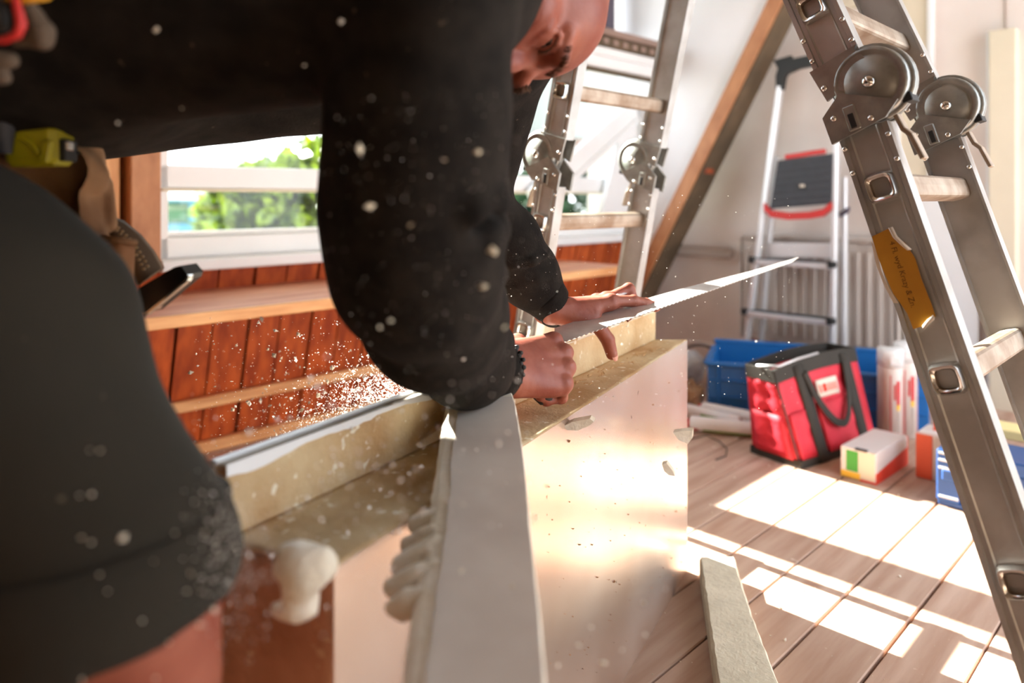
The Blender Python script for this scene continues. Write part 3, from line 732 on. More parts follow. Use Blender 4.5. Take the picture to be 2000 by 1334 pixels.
# sticker on the near right rail
A = HR; ad_ = dR[0]; n = -UA; n = nrm(n-ad_*(n@ad_)); wdR = np.cross(ad_, n)
if wdR@VA < 0: wdR = -wdR
def face(px, py, off=.0150):
    d = V3((px-1000)/F, 1, -(py-387)/F); o = V3(0, 0, H); p0 = A+n*off; return o+d*(((p0-o)@n)/(d@n))
out_ = [(1703, 462), (1740, 444), (1744, 462), (1768, 474), (1788, 505), (1800, 545), (1818, 590), (1828, 618), (1803, 630), (1800, 638), (1784, 643), (1772, 612), (1757, 590), (1745, 574), (1730, 540), (1716, 505)]
b = MB(); b.prism([face(x, y) for x, y in out_], n*.0006); stk = b.build('sticker', M['yellow_label'], lad)
b = MB(); b.prism([face(x, y, .0147) for x, y in ((1701, 468), (1712, 490), (1722, 530), (1735, 560), (1755, 592), (1745, 592), (1728, 560), (1712, 520))], n*.0004); b.build('torn_backing', M['paper'], stk)
b = MB(); cur = [face(1741, 444), face(1750, 462), face(1762, 474), face(1778, 488)]
b.loft([[p, p+n*.004+wdR*.003, p+n*.006-wdR*.001, p+n*.003-wdR*.003] for p in cur], True, True); b.build('curled_corner', M['paper'], stk)
b = MB(); cur = [face(1825, 619), face(1814, 628), face(1804, 640)]
b.loft([[p, p+n*.003+ad_*.003, p+n*.004-ad_*.001, p+n*.002-ad_*.003] for p in cur], True, True); b.build('curled_corner', M['paper'], stk)
def text(body, origin, xdir, ydir, size, m, parent, name='lettering', ext=.0003):
    c = bpy.data.curves.new(name, 'FONT'); c.body = body; c.size = 1.0; c.extrude = 0.0
    o = bpy.data.objects.new('tmp_text', c); C.objects.link(o); dg = bpy.context.evaluated_depsgraph_get(); dg.update()
    me = bpy.data.meshes.new_from_object(o.evaluated_get(dg)); vs = [v.co.copy() for v in me.vertices]; fs = [tuple(p.vertices) for p in me.polygons]
    bpy.data.objects.remove(o); bpy.data.meshes.remove(me)
    nn = nrm(np.cross(xdir, ydir)); P = [origin+xdir*v.x*size+ydir*v.y*size+nn*ext for v in vs]
    b = MB(); b.add(P, fs); return b.build(name, m, parent)
p0, p1 = face(1746, 470, .0158), face(1792, 606, .0158)
xd = nrm(p1-p0); yd = nrm(np.cross(n, xd))
text('4 Fl. wyd Krazy & Zn.', p0-yd*.006, xd, yd, np.linalg.norm(p1-p0)/9.2, M['ink'], stk)

# ================================================================== step ladder against the radiator
SU = 3.17
sl = thing('step_ladder', 'slim silver step ladder with red trimmed black platform and black handle at the back wall', 'step ladder', UV(SU, -1.3, 0))
P = lambda x, y, du=0.0: onu(x, y, SU+du)
def bar2(name, p, q, hw, ht, m, par, nd=UA):
    ax = nrm(q-p); a = nrm(np.cross(ax, nd)); c = np.cross(a, ax)
    MB().cbox((p+q)/2, ax*np.linalg.norm(q-p)/2, a*hw, c*ht, .003).build(name, m, par)
def foot(p, q):   # extend a line to the floor
    t = p[2]/(p[2]-q[2]); return p+(q-p)*t*.993
lt, lb = P(1524, 168), foot(P(1524, 168), P(1455, 690)); rt, rb = P(1636, 150), foot(P(1636, 150), P(1626, 700))
bar2('front_stile', lt, lb, .011, .017, M['silver'], sl); bar2('front_stile', rt, rb, .011, .017, M['silver'], sl)
l2, r2 = P(1517, 305, .05), P(1650, 345, .05)
bar2('rear_leg', l2, foot(l2, P(1484, 690, .07)), .010, .014, M['silver'], sl); bar2('rear_leg', r2, foot(r2, P(1649, 705, .07)), .010, .014, M['silver'], sl)
# handle
hb = MB()
hp = [P(1524, 176), P(1526, 150), P(1532, 134), P(1560, 124), P(1600, 116), P(1634, 122), P(1637, 160)]
rings = []
for i, p in enumerate(hp):
    t = nrm(hp[min(i+1, 6)]-hp[max(i-1, 0)]); a = nrm(np.cross(t, UA)); wv = [.014, .020, .030, .024, .024, .024, .016][i]
    rings.append([p+a*wv+UA*.016, p+a*wv-UA*.016, p-a*wv-UA*.016, p-a*wv+UA*.016])
hb.loft(rings, True, False); hb.prism([P(1510, 118), P(1545, 108), P(1550, 130), P(1524, 142)], UA*.02); hb.build('handle', M['dark'], sl)
# platform, folded up
po = -UA*.022
pl = MB(); pl.prism([P(1524, 314)+po, P(1630, 300)+po, P(1628, 398)+po, P(1508, 408)+po], UA*.016); plo = pl.build('platform', M['tread'], sl)
for k in range(7):
    f = (k+.5)/7; a = P(1524, 314)*(1-f)+P(1508, 408)*f+po; c = P(1630, 300)*(1-f)+P(1628, 398)*f+po
    MB().cbox((a+c)/2-UA*.0015, (c-a)/2*.96, UA*.002, V3(0, 0, .008), .001).build('tread_rib', M['tread'], plo)
MB().cbox(P(1572, 365)+po-UA*.004, VA*.018, UA*.002, V3(0, 0, .010), .001).build('badge', M['dark'], plo)
MB().cbox(P(1572, 363)+po-UA*.0065, VA*.011, UA*.0012, V3(0, 0, .006), .0008).build('badge_print', M['paper'], plo)
rp_ = [P(1497, 404), P(1510, 418), P(1545, 423), P(1585, 421), P(1612, 416), P(1628, 402)]
rb_ = MB(); rb_.loft([[p+po-UA*.006+V3(0, 0, .017), p+po-UA*.006-V3(0, 0, .014), p+po+UA*.02-V3(0, 0, .014), p+po+UA*.02+V3(0, 0, .017)] for p in rp_], True, False); rb_.build('front_trim', M['red_plastic'], sl)
rp_ = [P(1538, 307), P(1560, 304), P(1590, 299), P(1614, 296)]
rb_ = MB(); rb_.loft([[p+po-UA*.004+V3(0, 0, .010), p+po-UA*.004-V3(0, 0, .010), p+po+UA*.02-V3(0, 0, .010), p+po+UA*.02+V3(0, 0, .010)] for p in rp_], True, False); rb_.build('rear_trim', M['red_plastic'], sl)
for (xl, xr, yl, yr) in ((1475, 1629, 506, 517), (1460, 1627, 609, 624), (1450, 1626, 712, 732)):
    a, c = P(xl, yl), P(xr, yr); m_ = (a+c)/2; z = V3(0, 0, .5*(a[2]+c[2]))
    a = V3(a[0], a[1], z[2]); c = V3(c[0], c[1], z[2])
    b = MB(); b.cbox((a+c)/2-UA*.0+V3(0, 0, -.008), (c-a)/2, UA*.032, V3(0, 0, .012), .003); tr_ = b.build('tread', M['silver'], sl)
    for q in (a, c): MB().cbox(q-UA*.02, (c-a)/np.linalg.norm(c-a)*.013, UA*.022, V3(0, 0, .014), .003).build('end_cap', M['dark'], tr_)
    for k in range(3): MB().cbox((a+c)/2+UA*(-.018+.018*k)+V3(0, 0, .006), (c-a)/2*.88, UA*.004, V3(0, 0, .003), .001).build('grip_strip', M['tread'], tr_)
a, c = P(1502, 488, .045), P(1628, 490, .045); MB().cbox((a+c)/2, (c-a)/2, UA*.006, V3(0, 0, .034), .004).build('rear_brace', M['silver'], sl)
a, c = P(1640, 420, .03), P(1660, 408, .0); MB().cbox((a+c)/2, (c-a)/2, UA*.008, V3(0, 0, .012), .004).build('joint_clip', M['purple'], sl)

# ================================================================== floor clutter at the back
# open blue crate
ca, cb_ = UV(2.49, -1.43, 0), UV(2.79, -.76, 0)
ex = cb_-ca; eL = np.linalg.norm(ex); ex = ex/eL; ey = nrm(np.cross(V3(0, 0, 1), ex)); ey = ey if ey@UA > 0 else -ey
cw, ch = .34, .19
cr = thing('crate', 'long open blue plastic crate on the floor behind the red tool bag', 'crate', (ca+cb_)/2+ey*cw/2)
m_ = (ca+cb_)/2
def cbx(name, off, hx, hy, z0, z1, m=M['blue'], par=cr, bev=.004, org=m_):
    c = org+ex*off[0]+ey*off[1]+V3(0, 0, (z0+z1)/2); return MB().cbox(c, ex*hx, ey*hy, V3(0, 0, (z1-z0)/2), bev).build(name, m, par)
cbx('base', (0, cw/2), eL/2, cw/2, 0, .008)
cbx('side_panel', (0, .006), eL/2, .006, .008, ch-.012); cbx('side_panel', (0, cw-.006), eL/2, .006, .008, ch+.012)
cbx('end_panel', (-eL/2+.006, cw/2), .006, cw/2-.012, .008, ch-.012); cbx('end_panel', (eL/2-.006, cw/2), .006, cw/2-.012, .008, ch-.012)
cbx('rim', (0, .0), eL/2+.006, .014, ch-.014, ch); cbx('rim', (0, cw), eL/2+.006, .014, ch+.010, ch+.024)
cbx('rim', (-eL/2, cw/2), .014, cw/2, ch-.014, ch); cbx('rim', (eL/2, cw/2), .014, cw/2, ch-.014, ch)
for k in range(7): cbx('rib', (-eL/2+.04+k*(eL-.08)/6, -.004), .006, .006, .01, ch-.014)
for z in (.06, .12): cbx('rib', (0, -.003), eL/2-.01, .005, z, z+.008)
# crumpled film and cable left of the crate
def lump(name, label, cat, c, r, m, seed, n=(14, 9), amp=.35):
    rs = np.random.RandomState(seed); b = MB(); rings = []
    for k in range(1, n[1]):
        t = math.pi*k/n[1]; row = []
        for x in np.linspace(0, 2*math.pi, n[0], endpoint=False):
            q = V3(math.sin(t)*math.cos(x), math.sin(t)*math.sin(x), -math.cos(t)); q = q*(1-amp/2+amp*rs.rand())
            p = np.asarray(c)+q*np.asarray(r); p[2] = max(p[2], .002); row.append(p)
        rings.append(row)
    b.loft(rings, True, False); o = b.build(name, m, None, (c[0], c[1], 0)); tag(o, label, cat); return o
p = onz(1362, 725, .06); lump('plastic_wrap', 'crumpled clear plastic film lying by the wall left of the blue crate', 'plastic wrap', (p[0]-.05, p[1]+.02, .07), (.085, .10, .08), M['plasticbag'], 4)
p = onz(1372, 778, .03); lump('rag', 'crumpled brown rag on the floor beside the end of the blue crate', 'rag', (p[0]-.06, p[1]-.01, .05), (.06, .08, .055), M['leather'], 9)
p = onz(1350, 690, .12)
b = MB(); pts = [onz(1320, 735, .004)]+[p+V3(-.10+.30*t, .02*math.sin(9*t), -.06+.10*math.sin(math.pi*min(1, t*1.1))) for t in np.linspace(0, 1, 14)]+[onz(1425, 728, .006)]
b.tube(pts, .006, 6); tag(b.build('cable', M['cord'], None, (p[0], p[1], 0)), 'thin dark cable looping up beside the crumpled plastic film', 'cable')
b = MB(); b.tube([onz(x, y, .003) for x, y in ((1345, 858), (1380, 850), (1405, 862), (1420, 876), (1418, 890), (1398, 898))], .0016, 6)
tag(b.build('wire_offcut', M['cord'], None, onz(1400, 880)), 'thin dark wire lying on the floor in front of the white tubes', 'wire')

# lying cartridges
def cart(name, label, p, q, r, rot, z, colors, group=None):
    p = np.array([p[0], p[1], z]); q = np.array([q[0], q[1], z]); ax = nrm(q-p); L = np.linalg.norm(q-p)
    t = thing(name, label, 'cartridge', ((p+q)/2)*V3(1, 1, 0), 0, group)
    MB().lathe(p, ax, [(.0001, 0), (r*.9, .001), (r, .006), (r, L-.012), (r*.96, L-.004), (r*.7, L), (.0001, L)], 18).build('body', M['tubewhite'], t)
    MB().lathe(p-ax*.014, ax, [(.0001, 0), (r*.62, .001), (r*.62, .015)], 14).build('end_cap', M['redprint'], t)
    n0 = nrm(np.cross(ax, V3(0, 0, 1))); n0 = n0 if n0[1] < 0 else -n0
    for (a0, a1, l0, l1, m) in colors:
        rr = []
        for a in np.linspace(a0, a1, 7):
            d = n0*math.cos(a)+V3(0, 0, 1)*math.sin(a); rr.append([p+ax*L*l0+d*(r+.0006), p+ax*L*l1+d*(r+.0006)])
        b = MB(); b.add([x for y in rr for x in y], [(2*i, 2*i+1, 2*i+3, 2*i+2) for i in range(6)], True); b.build('print', M[m], t)
    return t
cart('sealant_cartridge', 'white tube with green band lying nearest the red tool bag', onz(1347, 826, .026), onz(1500, 842, .026), .0255, 0, .026, [(-.85, -.45, .18, .97, 'lime'), (-.7, -.4, .03, .12, 'redprint')])
cart('sealant_cartridge', 'white tube with green print lying behind the other tubes', onz(1338, 800, .025), onz(1448, 827, .025), .024, 0, .025, [(-.2, .3, .35, .7, 'lime')])
cart('sealant_cartridge', 'white tube with small red print lying against the blue crate', onz(1372, 797, .025), onz(1486, 820, .025), .024, 0, .025, [(.0, .3, .3, .42, 'redprint')])

# red tool bag
nc, fl_, fr = onz(1563, 916), onz(1487, 892), onz(1713, 868)
bxv = nrm(fr-nc)
byv = nrm(np.cross(V3(0, 0, 1), bxv)); byv = byv if byv@(fl_-nc) > 0 else -byv
BL, BW, BH = np.linalg.norm(fr-nc), .17, .275
bag = thing('tool_bag', 'red fabric tool bag with black straps and zip sitting open on the floor', 'tool bag', nc+bxv*BL/2+byv*BW/2)
def bp(x, y, z):   # x along front, y depth, z height, in bag units (leaning slightly back, narrowing to the mouth)
    f = z/BH; xx = x+(-.032*f if x < BL/2 else -.012*f)
    yy = BW/2+(y-BW/2)*(1-.40*f)+.035*f
    zz = z+.015*f*(xx/BL)+.012*f*math.sin(xx/BL*3.1)
    return nc+bxv*xx+byv*yy+V3(0, 0, zz)
def panel(name, pts_fn, nu, nv, m, par, amp=.006, seed=1, th=.004):
    rs = np.random.RandomState(seed); g = []
    for i in range(nu+1):
        for j in range(nv+1):
            p, nn = pts_fn(i/nu, j/nv); ed = math.sin(math.pi*i/nu)**.5*math.sin(math.pi*j/nv)**.5 if 0 < i < nu and 0 < j < nv else 0
            g.append((p+nn*amp*ed*(math.sin(i*1.7+seed)+math.cos(j*2.3+seed*2)+rs.normal()*.35), nn))
    b = MB(); n_ = (nu+1)*(nv+1); vs = [p for p, _ in g]+[p-nn*th for p, nn in g]; fs = []
    for i in range(nu):
        for j in range(nv):
            a = i*(nv+1)+j; q = (a, a+nv+1, a+nv+2, a+1); fs += [q, tuple(x+n_ for x in q[::-1])]
    edge = [i*(nv+1) for i in range(nu+1)]+[nu*(nv+1)+j for j in range(1, nv+1)]+[i*(nv+1)+nv for i in range(nu-1, -1, -1)]+[j for j in range(nv-1, 0, -1)]
    for a, c in zip(edge, edge[1:]+edge[:1]): fs.append((a, c, c+n_, a+n_))
    b.add(vs, fs, True); return b.build(name, m, par)
fn, sn = -byv, -bxv
ztop = BH-.022
panel('front_panel', lambda a, c: (bp(a*BL, 0, .02+c*(ztop-.02)), fn), 16, 10, M['bagred'], bag, .004, 2)
panel('side_panel', lambda a, c: (bp(0, a*BW, .02+c*(ztop-.02)), sn), 8, 10, M['bagred'], bag, .009, 5)
panel('rear_panel', lambda a, c: (bp(a*BL, BW, .02+c*(ztop-.02)), byv), 10, 6, M['bagred'], bag, .003, 3)
panel('side_panel', lambda a, c: (bp(BL, a*BW, .02+c*(ztop-.02)), bxv), 8, 8, M['bagred'], bag, .006, 6)
b = MB(); b.prism([bp(-.006, -.006, 0), bp(BL+.006, -.006, 0), bp(BL+.006, BW+.006, 0), bp(-.006, BW+.006, 0)], V3(0, 0, .024)); b.build('base', M['bagblack'], bag)
b = MB(); rim = [(0, 0), (BL, 0), (BL, BW), (0, BW)]
for i in range(4):
    (x0, y0), (x1, y1) = rim[i], rim[(i+1) % 4]
    for k in range(6):
        f0, f1 = k/6, (k+1)/6
        P0 = (x0+(x1-x0)*f0, y0+(y1-y0)*f0); P1 = (x0+(x1-x0)*f1, y0+(y1-y0)*f1)
        o_ = [fn, bxv, byv, sn][i]*.004
        q = [bp(*P0, ztop-.006)+o_, bp(*P1, ztop-.006)+o_, bp(*P1, ztop-.006)-o_, bp(*P0, ztop-.006)-o_, bp(*P0, BH+.012)+o_, bp(*P1, BH+.012)+o_, bp(*P1, BH+.012)-o_, bp(*P0, BH+.012)-o_]
        b.hexa(q)
b.build('top_band', M['bagblack'], bag)
b = MB(); pts = [bp(-.008, BW*.5, BH+.018), bp(.03, -.003, BH+.016), bp(BL*.3, -.004, BH+.016), bp(BL*.5, -.004, BH+.014)]
b.tube(pts, .0035, 6); b.build('zip', M['silver'], bag)
panel('side_pocket', lambda a, c: (bp(-.008, .012+a*(BW-.03), .022+c*.125), sn), 6, 6, M['bagred'], bag, .005, 12, .006)
panel('front_pocket', lambda a, c: (bp(.012+a*.085, -.010, .022+c*.130), fn), 6, 6, M['bagred'], bag, .004, 14, .008)
panel('front_pocket', lambda a, c: (bp(.150+a*.160, -.010, .022+c*.135), fn), 8, 6, M['bagred'], bag, .003, 15, .008)
for x in (.108, .325):
    panel('strap', lambda a, c: (bp(x+(a-.5)*.046-.0*c, -.014, .004+c*(BH-.004)), fn), 2, 8, M['bagblack'], bag, .0, 3, .005)
panel('corner_seam', lambda a, c: (bp((a-.5)*.007, -.004, .01+c*(BH-.03)), nrm(fn+sn)), 2, 6, M['bagblack'], bag, 0, 3, .004)
b = MB(); pts = [bp(.128, -.018, BH-.03)]
for t in np.linspace(0, 1, 15):
    x = .122+.185*t; z = BH-.025-.155*math.sin(math.pi*t)**.62; pts.append(bp(x, -.022-.012*math.sin(math.pi*t), max(z, .02)))
for i in range(len(pts)-1):
    a, c = pts[i], pts[i+1]; t = nrm(c-a); b.cbox((a+c)/2, t*(np.linalg.norm(c-a)/2+.003), fn*.003, np.cross(t, fn)*.011, .001)
b.build('handle', M['bagblack'], bag)
panel('label_patch', lambda a, c: (bp(.168+a*.092, -.0085, .170+c*.048), fn), 4, 2, M['paper'], bag, 0, 4, .002)
for k in range(5):
    panel('label_print', lambda a, c: (bp(.178+k*.016+a*.009, -.0095, .182+c*.022), fn), 1, 1, M['cartonred'], bag, 0, 4, .0008)

# carton with green corner
a0, a1, a2 = onz(1711, 948), onz(1650, 936), onz(1772, 908)
cx_ = nrm(a2-a0); cy_ = nrm(np.cross(V3(0, 0, 1), cx_)); cy_ = cy_ if cy_@(a1-a0) > 0 else -cy_
cl, cwd, chh = np.linalg.norm(a2-a0), .098, .088
bxo = thing('carton', 'small white carton with red sides and green patch in front of the red tool bag', 'box', a0+cx_*cl/2+cy_*cwd/2)
def cp(x, y, z): return a0+cx_*x+cy_*y+V3(0, 0, z)
def cbox_(name, x0, x1, y0, y1, z0, z1, m, bev=.0015, par=None):
    MB().cbox(cp((x0+x1)/2, (y0+y1)/2, (z0+z1)/2), cx_*(x1-x0)/2, cy_*(y1-y0)/2, V3(0, 0, (z1-z0)/2), bev).build(name, m, par or bxo)
cbox_('body', 0, cl, 0, cwd, 0, chh, M['carton'], .002)
b = MB(); b.prism([cp(0, -.0006, 0), cp(cl, -.0006, 0), cp(cl, -.0006, chh*.62), cp(0, -.0006, chh*.34)], cy_*.0008); b.build('red_side', M['cartonred'], bxo)
cbox_('green_patch', -.0008, .001, cwd*.50, cwd*.84, .022, chh-.008, M['green'], .0002)
cbox_('yellow_patch', -.0010, .001, cwd*.44, cwd*.99, .002, .020, M['yellowp'], .0002)
cbox_('red_edge', -.0010, .001, 0, cwd*.44, 0, .006, M['cartonred'], .0002)
cbox_('cream_patch', -.0008, .001, .004, cwd*.47, .008, chh-.003, M['cream'], .0002)
cbox_('lid_flap', -.001, .012, cwd*.25, cwd*.6, chh-.004, chh+.0015, M['tread'], .0005)
b = MB(); b.cbox(cp(cl+.004, cwd*.5, chh*.5), cx_*.003, cy_*cwd*.5, V3(0, 0, chh*.48), .001); b.build('end_flap', M['orange'], bxo)

# standing cartridges
def can(name, label, px, pyb, r, h, z0=0, group=None):
    c = onz(px, pyb); c = c+nrm(V3(c[0], c[1], 0))*r
    t = thing(name, label, 'cartridge', c, 0, group)
    MB().lathe(c, (0, 0, 1), [(.0001, 0), (r, .001), (r, h*.78), (r*.98, h*.80), (.0001, h*.80)], 20).build('body', M['tubeclear'], t)
    MB().lathe(c+V3(0, 0, h*.80), (0, 0, 1), [(.0001, 0), (r*1.05, 0), (r*1.05, h*.16), (r*.98, h*.195), (r*.6, h*.20), (.0001, h*.20)], 20).build('cap', M['white'], t)
    for (a0_, a1_, z0_, z1_, m) in ((-.05, .28, .40, .66, 'redprint'), (-.05, .28, .34, .40, 'yellowp'), (-.62, -.52, .05, .72, 'redprint'), (.62, .70, .05, .72, 'redprint'), (-.30, -.12, .45, .62, 'redprint'), (-.02, .20, .06, .33, 'pipe')):
        rr = []
        for a in np.linspace(a0_, a1_, 5):
            d = V3(math.sin(a), -math.cos(a), 0); rr.append([c+d*(r+.0005)+V3(0, 0, h*z0_), c+d*(r+.0005)+V3(0, 0, h*z1_)])
        b = MB(); b.add([x for y in rr for x in y], [(2*i, 2*i+2, 2*i+3, 2*i+1) for i in range(4)], True); b.build('print', M[m], t)
    MB().cbox(c+V3(-.2*r, -r*1.03, h*.88), V3(r*.45, 0, 0), V3(0, .001, 0), V3(0, 0, .012), .0005).build('cap_label', M['carton'], t)
    return t
can('foam_can', 'white capped canister standing behind the small carton, front one of the pair', 1742, 862, .034, .300)
can('foam_can', 'taller white capped canister standing half behind the front one', 1769, 857, .036, .316)
can('foam_can', 'slim white canister at the back beside the red tool bag', 1727, 848, .022, .292)

# orange carton, blue toolbox
q0 = onz(1795, 934); oc = thing('orange_carton', 'upright orange and grey carton behind the blue toolbox', 'box', q0+UA*.05)
MB().cbox(q0+UA*.050+VA*.06+V3(0, 0, .067), VA*.065, UA*.045, V3(0, 0, .067), .003).build('body', M['carton'], oc)
MB().cbox(q0+UA*.004+VA*.012+V3(0, 0, .064), VA*.021, UA*.002, V3(0, 0, .062), .0005).build('orange_panel', M['orange'], oc)
MB().cbox(q0+UA*.004+VA*.080+V3(0, 0, .064), VA*.04, UA*.002, V3(0, 0, .062), .0005).build('grey_panel', M['radiator'], oc)
b = MB(); p = q0+UA*.04+VA*.025+V3(0, 0, .134); b.prism([p, p+VA*.09, p+VA*.10+V3(0, 0, .035)+UA*.02, p+V3(0, 0, .032)+UA*.02], UA*.002); b.build('lid_flap', M['orange'], oc)
q0 = onz(1831, 985); tb = thing('toolbox', 'blue plastic toolbox with pale latches on the floor behind the ladder foot', 'toolbox', q0+VA*.2+UA*.12)
def tbx(name, x0, x1, y0, y1, z0, z1, m=M['navy'], bev=.004, par=tb):
    return MB().cbox(q0+VA*(x0+x1)/2+UA*(y0+y1)/2+V3(0, 0, (z0+z1)/2), VA*(x1-x0)/2, UA*(y1-y0)/2, V3(0, 0, (z1-z0)/2), bev).build(name, m, par)
tbx('body', .01, .42, .01, .15, .0, .115); tbx('lid', 0, .43, 0, .16, .117, .150); tbx('base_rim', .0, .43, .0, .16, .0, .016)
tbx('corner_post', -.002, .052, -.006, .02, .014, .148)
for z in (.024, .098, .118, .136): tbx('latch_bar', .004, .050, -.009, -.005, z, z+.006, M['silver'], .001)
tbx('latch', .012, .044, -.012, -.004, .070, .100)
tbx('corner_post', .38, .432, -.006, .02, .014, .148)
for k in range(4): tbx('rib', .085+k*.07, .095+k*.07, .004, .012, .02, .11)
tbx('handle_pin', .04, .05, .03, .04, .150, .160, M['dark'], .002)
q1 = onz(2000, 858, .165)
b = MB(); b.cbox(q1+V3(.05, .03, .0), VA*.13, UA*.045, V3(0, 0, .013), .003); tag(b.build('yellow_batten', M['paleyellow'], None, q1), 'pale yellow flat block lying on the blue toolbox behind the ladder rail', 'block')
# ================================================================== the insulation board being sawn
dB = nrm(V3(.562, .93, 0)); nB = V3(dB[1], -dB[0], 0)      # along the board, towards the viewer's right
A0, A1 = V3(-.255, .66, 0), V3(.307, 1.59, 0); B0, B1 = V3(-.147, .609, 0), V3(.3745, 1.592, 0)
zu, zl = .561, .497; TH = .019
A0r, A1r = A0-nB*TH, A1-nB*TH
blk = thing('insulation_board', 'thick foil faced foam insulation board on edge with stepped raw foam top being sawn', 'insulation board', (A0+A1)/2)
Z = lambda z: V3(0, 0, z)
MB().hexa([A0r, B0, B1, A1r, A0r+Z(zl-.004), B0+Z(zl-.004), B1+Z(zl-.004), A1r+Z(zl-.004)]).build('foam_core', M['foam_end_shade'], blk)
MB().hexa([p+Z(zl-.006) for p in (A0r, A0-nB*.003, A1-nB*.003, A1r)]+[p+Z(zu-.003) for p in (A0r, A0-nB*.003, A1-nB*.003, A1r)]).build('upstand_core', M['foam'], blk)
def rough(name, p00, p10, p01, p11, nu, nv, nn, m, par, amp, seed, th=.004, freq=60):
    nn = nrm(nn); vs = []
    g = [(p00*(1-a)*(1-c)+p10*a*(1-c)+p01*(1-a)*c+p11*a*c) for a in np.linspace(0, 1, nu+1) for c in np.linspace(0, 1, nv+1)]
    G = np.array(g); dd = wav(G, freq, seed)*amp+wav(G, freq*3.3, seed+1)*amp*.6
    E = np.array([0.35 if (i in (0, nu) or j in (0, nv)) else 1 for i in range(nu+1) for j in range(nv+1)])
    # ragged outer edge
    G2 = G+nn*(dd*E)[:, None]+np.cross(nn, nrm(p10-p00))*(wav(G, freq*2.1, seed+2)*amp*.8*(E < 1))[:, None]
    k = len(G2); vs = list(G2)+list(G-nn*th); fs = []
    for i in range(nu):
        for j in range(nv):
            a = i*(nv+1)+j; q = (a, a+nv+1, a+nv+2, a+1); fs += [q, tuple(x+k for x in q[::-1])]
    edge = [i*(nv+1) for i in range(nu+1)]+[nu*(nv+1)+j for j in range(1, nv+1)]+[i*(nv+1)+nv for i in range(nu-1, -1, -1)]+[j for j in range(nv-1, 0, -1)]
    for a, c in zip(edge, edge[1:]+edge[:1]): fs.append((a, c, c+k, a+k))
    b = MB(); b.add(vs, fs, True); return b.build(name, m, par)
rough('raised_foam_face', A0+Z(zl-.004), A1+Z(zl-.004), A0+Z(zu), A1+Z(zu), 150, 12, nB, M['foam'], blk, .0012, 3)
rough('foam_ledge', B0+Z(zl), B1+Z(zl), A0+Z(zl), A1+Z(zl), 150, 14, Z(1), M['foam'], blk, .0014, 6)
rough('raised_foam_top', A0+Z(zu), A1+Z(zu), A0-nB*(TH-.004)+Z(zu), A1-nB*(TH-.004)+Z(zu), 150, 4, Z(1), M['foam_white'], blk, .0014, 9)
rough('end_face', A0r+dB*-.001+Z(.002), B0+dB*-.001+Z(.002), A0r-dB*.001+Z(zl-.006), B0-dB*.001+Z(zl-.006), 10, 40, -dB, M['foam_end_shade'], blk, .0016, 12, .003)
rough('far_end_face', A1r+dB*.001+Z(.002), B1+dB*.001+Z(.002), A1r+dB*.001+Z(zl-.004), B1+dB*.001+Z(zl-.004), 8, 30, dB, M['foam'], blk, .001, 13, .003)
rough('far_end_face', A1r+dB*.001+Z(zl), A1+dB*.001+Z(zl), A1r+dB*.001+Z(zu), A1+dB*.001+Z(zu), 5, 8, dB, M['foam'], blk, .001, 14, .003)
nF = nrm(np.cross(B1-B0, Z(1)))
nF = nF if nF@nB > 0 else -nF
MB().hexa([B0, B0+nF*.0014, B1+nF*.0014, B1, B0+Z(zl-.001), B0+nF*.0014+Z(zl-.001), B1+nF*.0014+Z(zl-.001), B1+Z(zl-.001)]).build('foil_facing', M['foil'], blk)
MB().hexa([A0r-nB*.0016, A0r, A1r, A1r-nB*.0016]+[p+Z(zu+.002) for p in (A0r-nB*.0016, A0r, A1r, A1r-nB*.0016)]).build('rear_facing', M['foil_dull'], blk)
b = MB(); q = A0-dB*.0012
b.hexa([A0r-dB*.0022+Z(zl), A0-nB*.012-dB*.0022+Z(zl), A0-nB*.012+Z(zl), A0r+Z(zl), A0r-dB*.0022+Z(zu), A0-nB*.012-dB*.0022+Z(zu), A0-nB*.012+Z(zu), A0r+Z(zu)]); b.build('end_strip', M['foil_dull'], blk)
# torn facing along the top edge of the raised part
rs = np.random.RandomState(2); poly = []; L = np.linalg.norm(A1-A0); N_ = 46
top_ = [A0+dB*(L*.44*i/N_)+Z(zu+.002)+nB*.0022 for i in range(N_+1)]
low_ = []
for i in range(N_+1):
    t = i/N_; dpt = .0050+.0032*math.sin(9*t+1)+.0025*math.sin(23*t)+rs.uniform(0, .002); dpt *= (1.25 if .38 < t < .5 else 1)
    low_.append(A0+dB*(L*.44*t)+Z(zu-max(.003, dpt))+nB*.0026)
b = MB(); b.add(top_+low_+[p-nB*.001 for p in top_+low_], [(i, i+1, N_+2+i, N_+1+i) for i in range(N_)]+[tuple(x+2*N_+2 for x in (N_+1+i, N_+2+i, i+1, i)) for i in range(N_)]); b.build('torn_facing', M['white'], blk)
b = MB(); b.hexa([A0r+Z(zu), A0r+nB*.007+Z(zu), A1r+nB*.007+Z(zu), A1r+Z(zu), A0r+Z(zu+.003), A0r+nB*.007+Z(zu+.003), A1r+nB*.007+Z(zu+.003), A1r+Z(zu+.003)]); b.build('facing_edge', M['white'], blk)
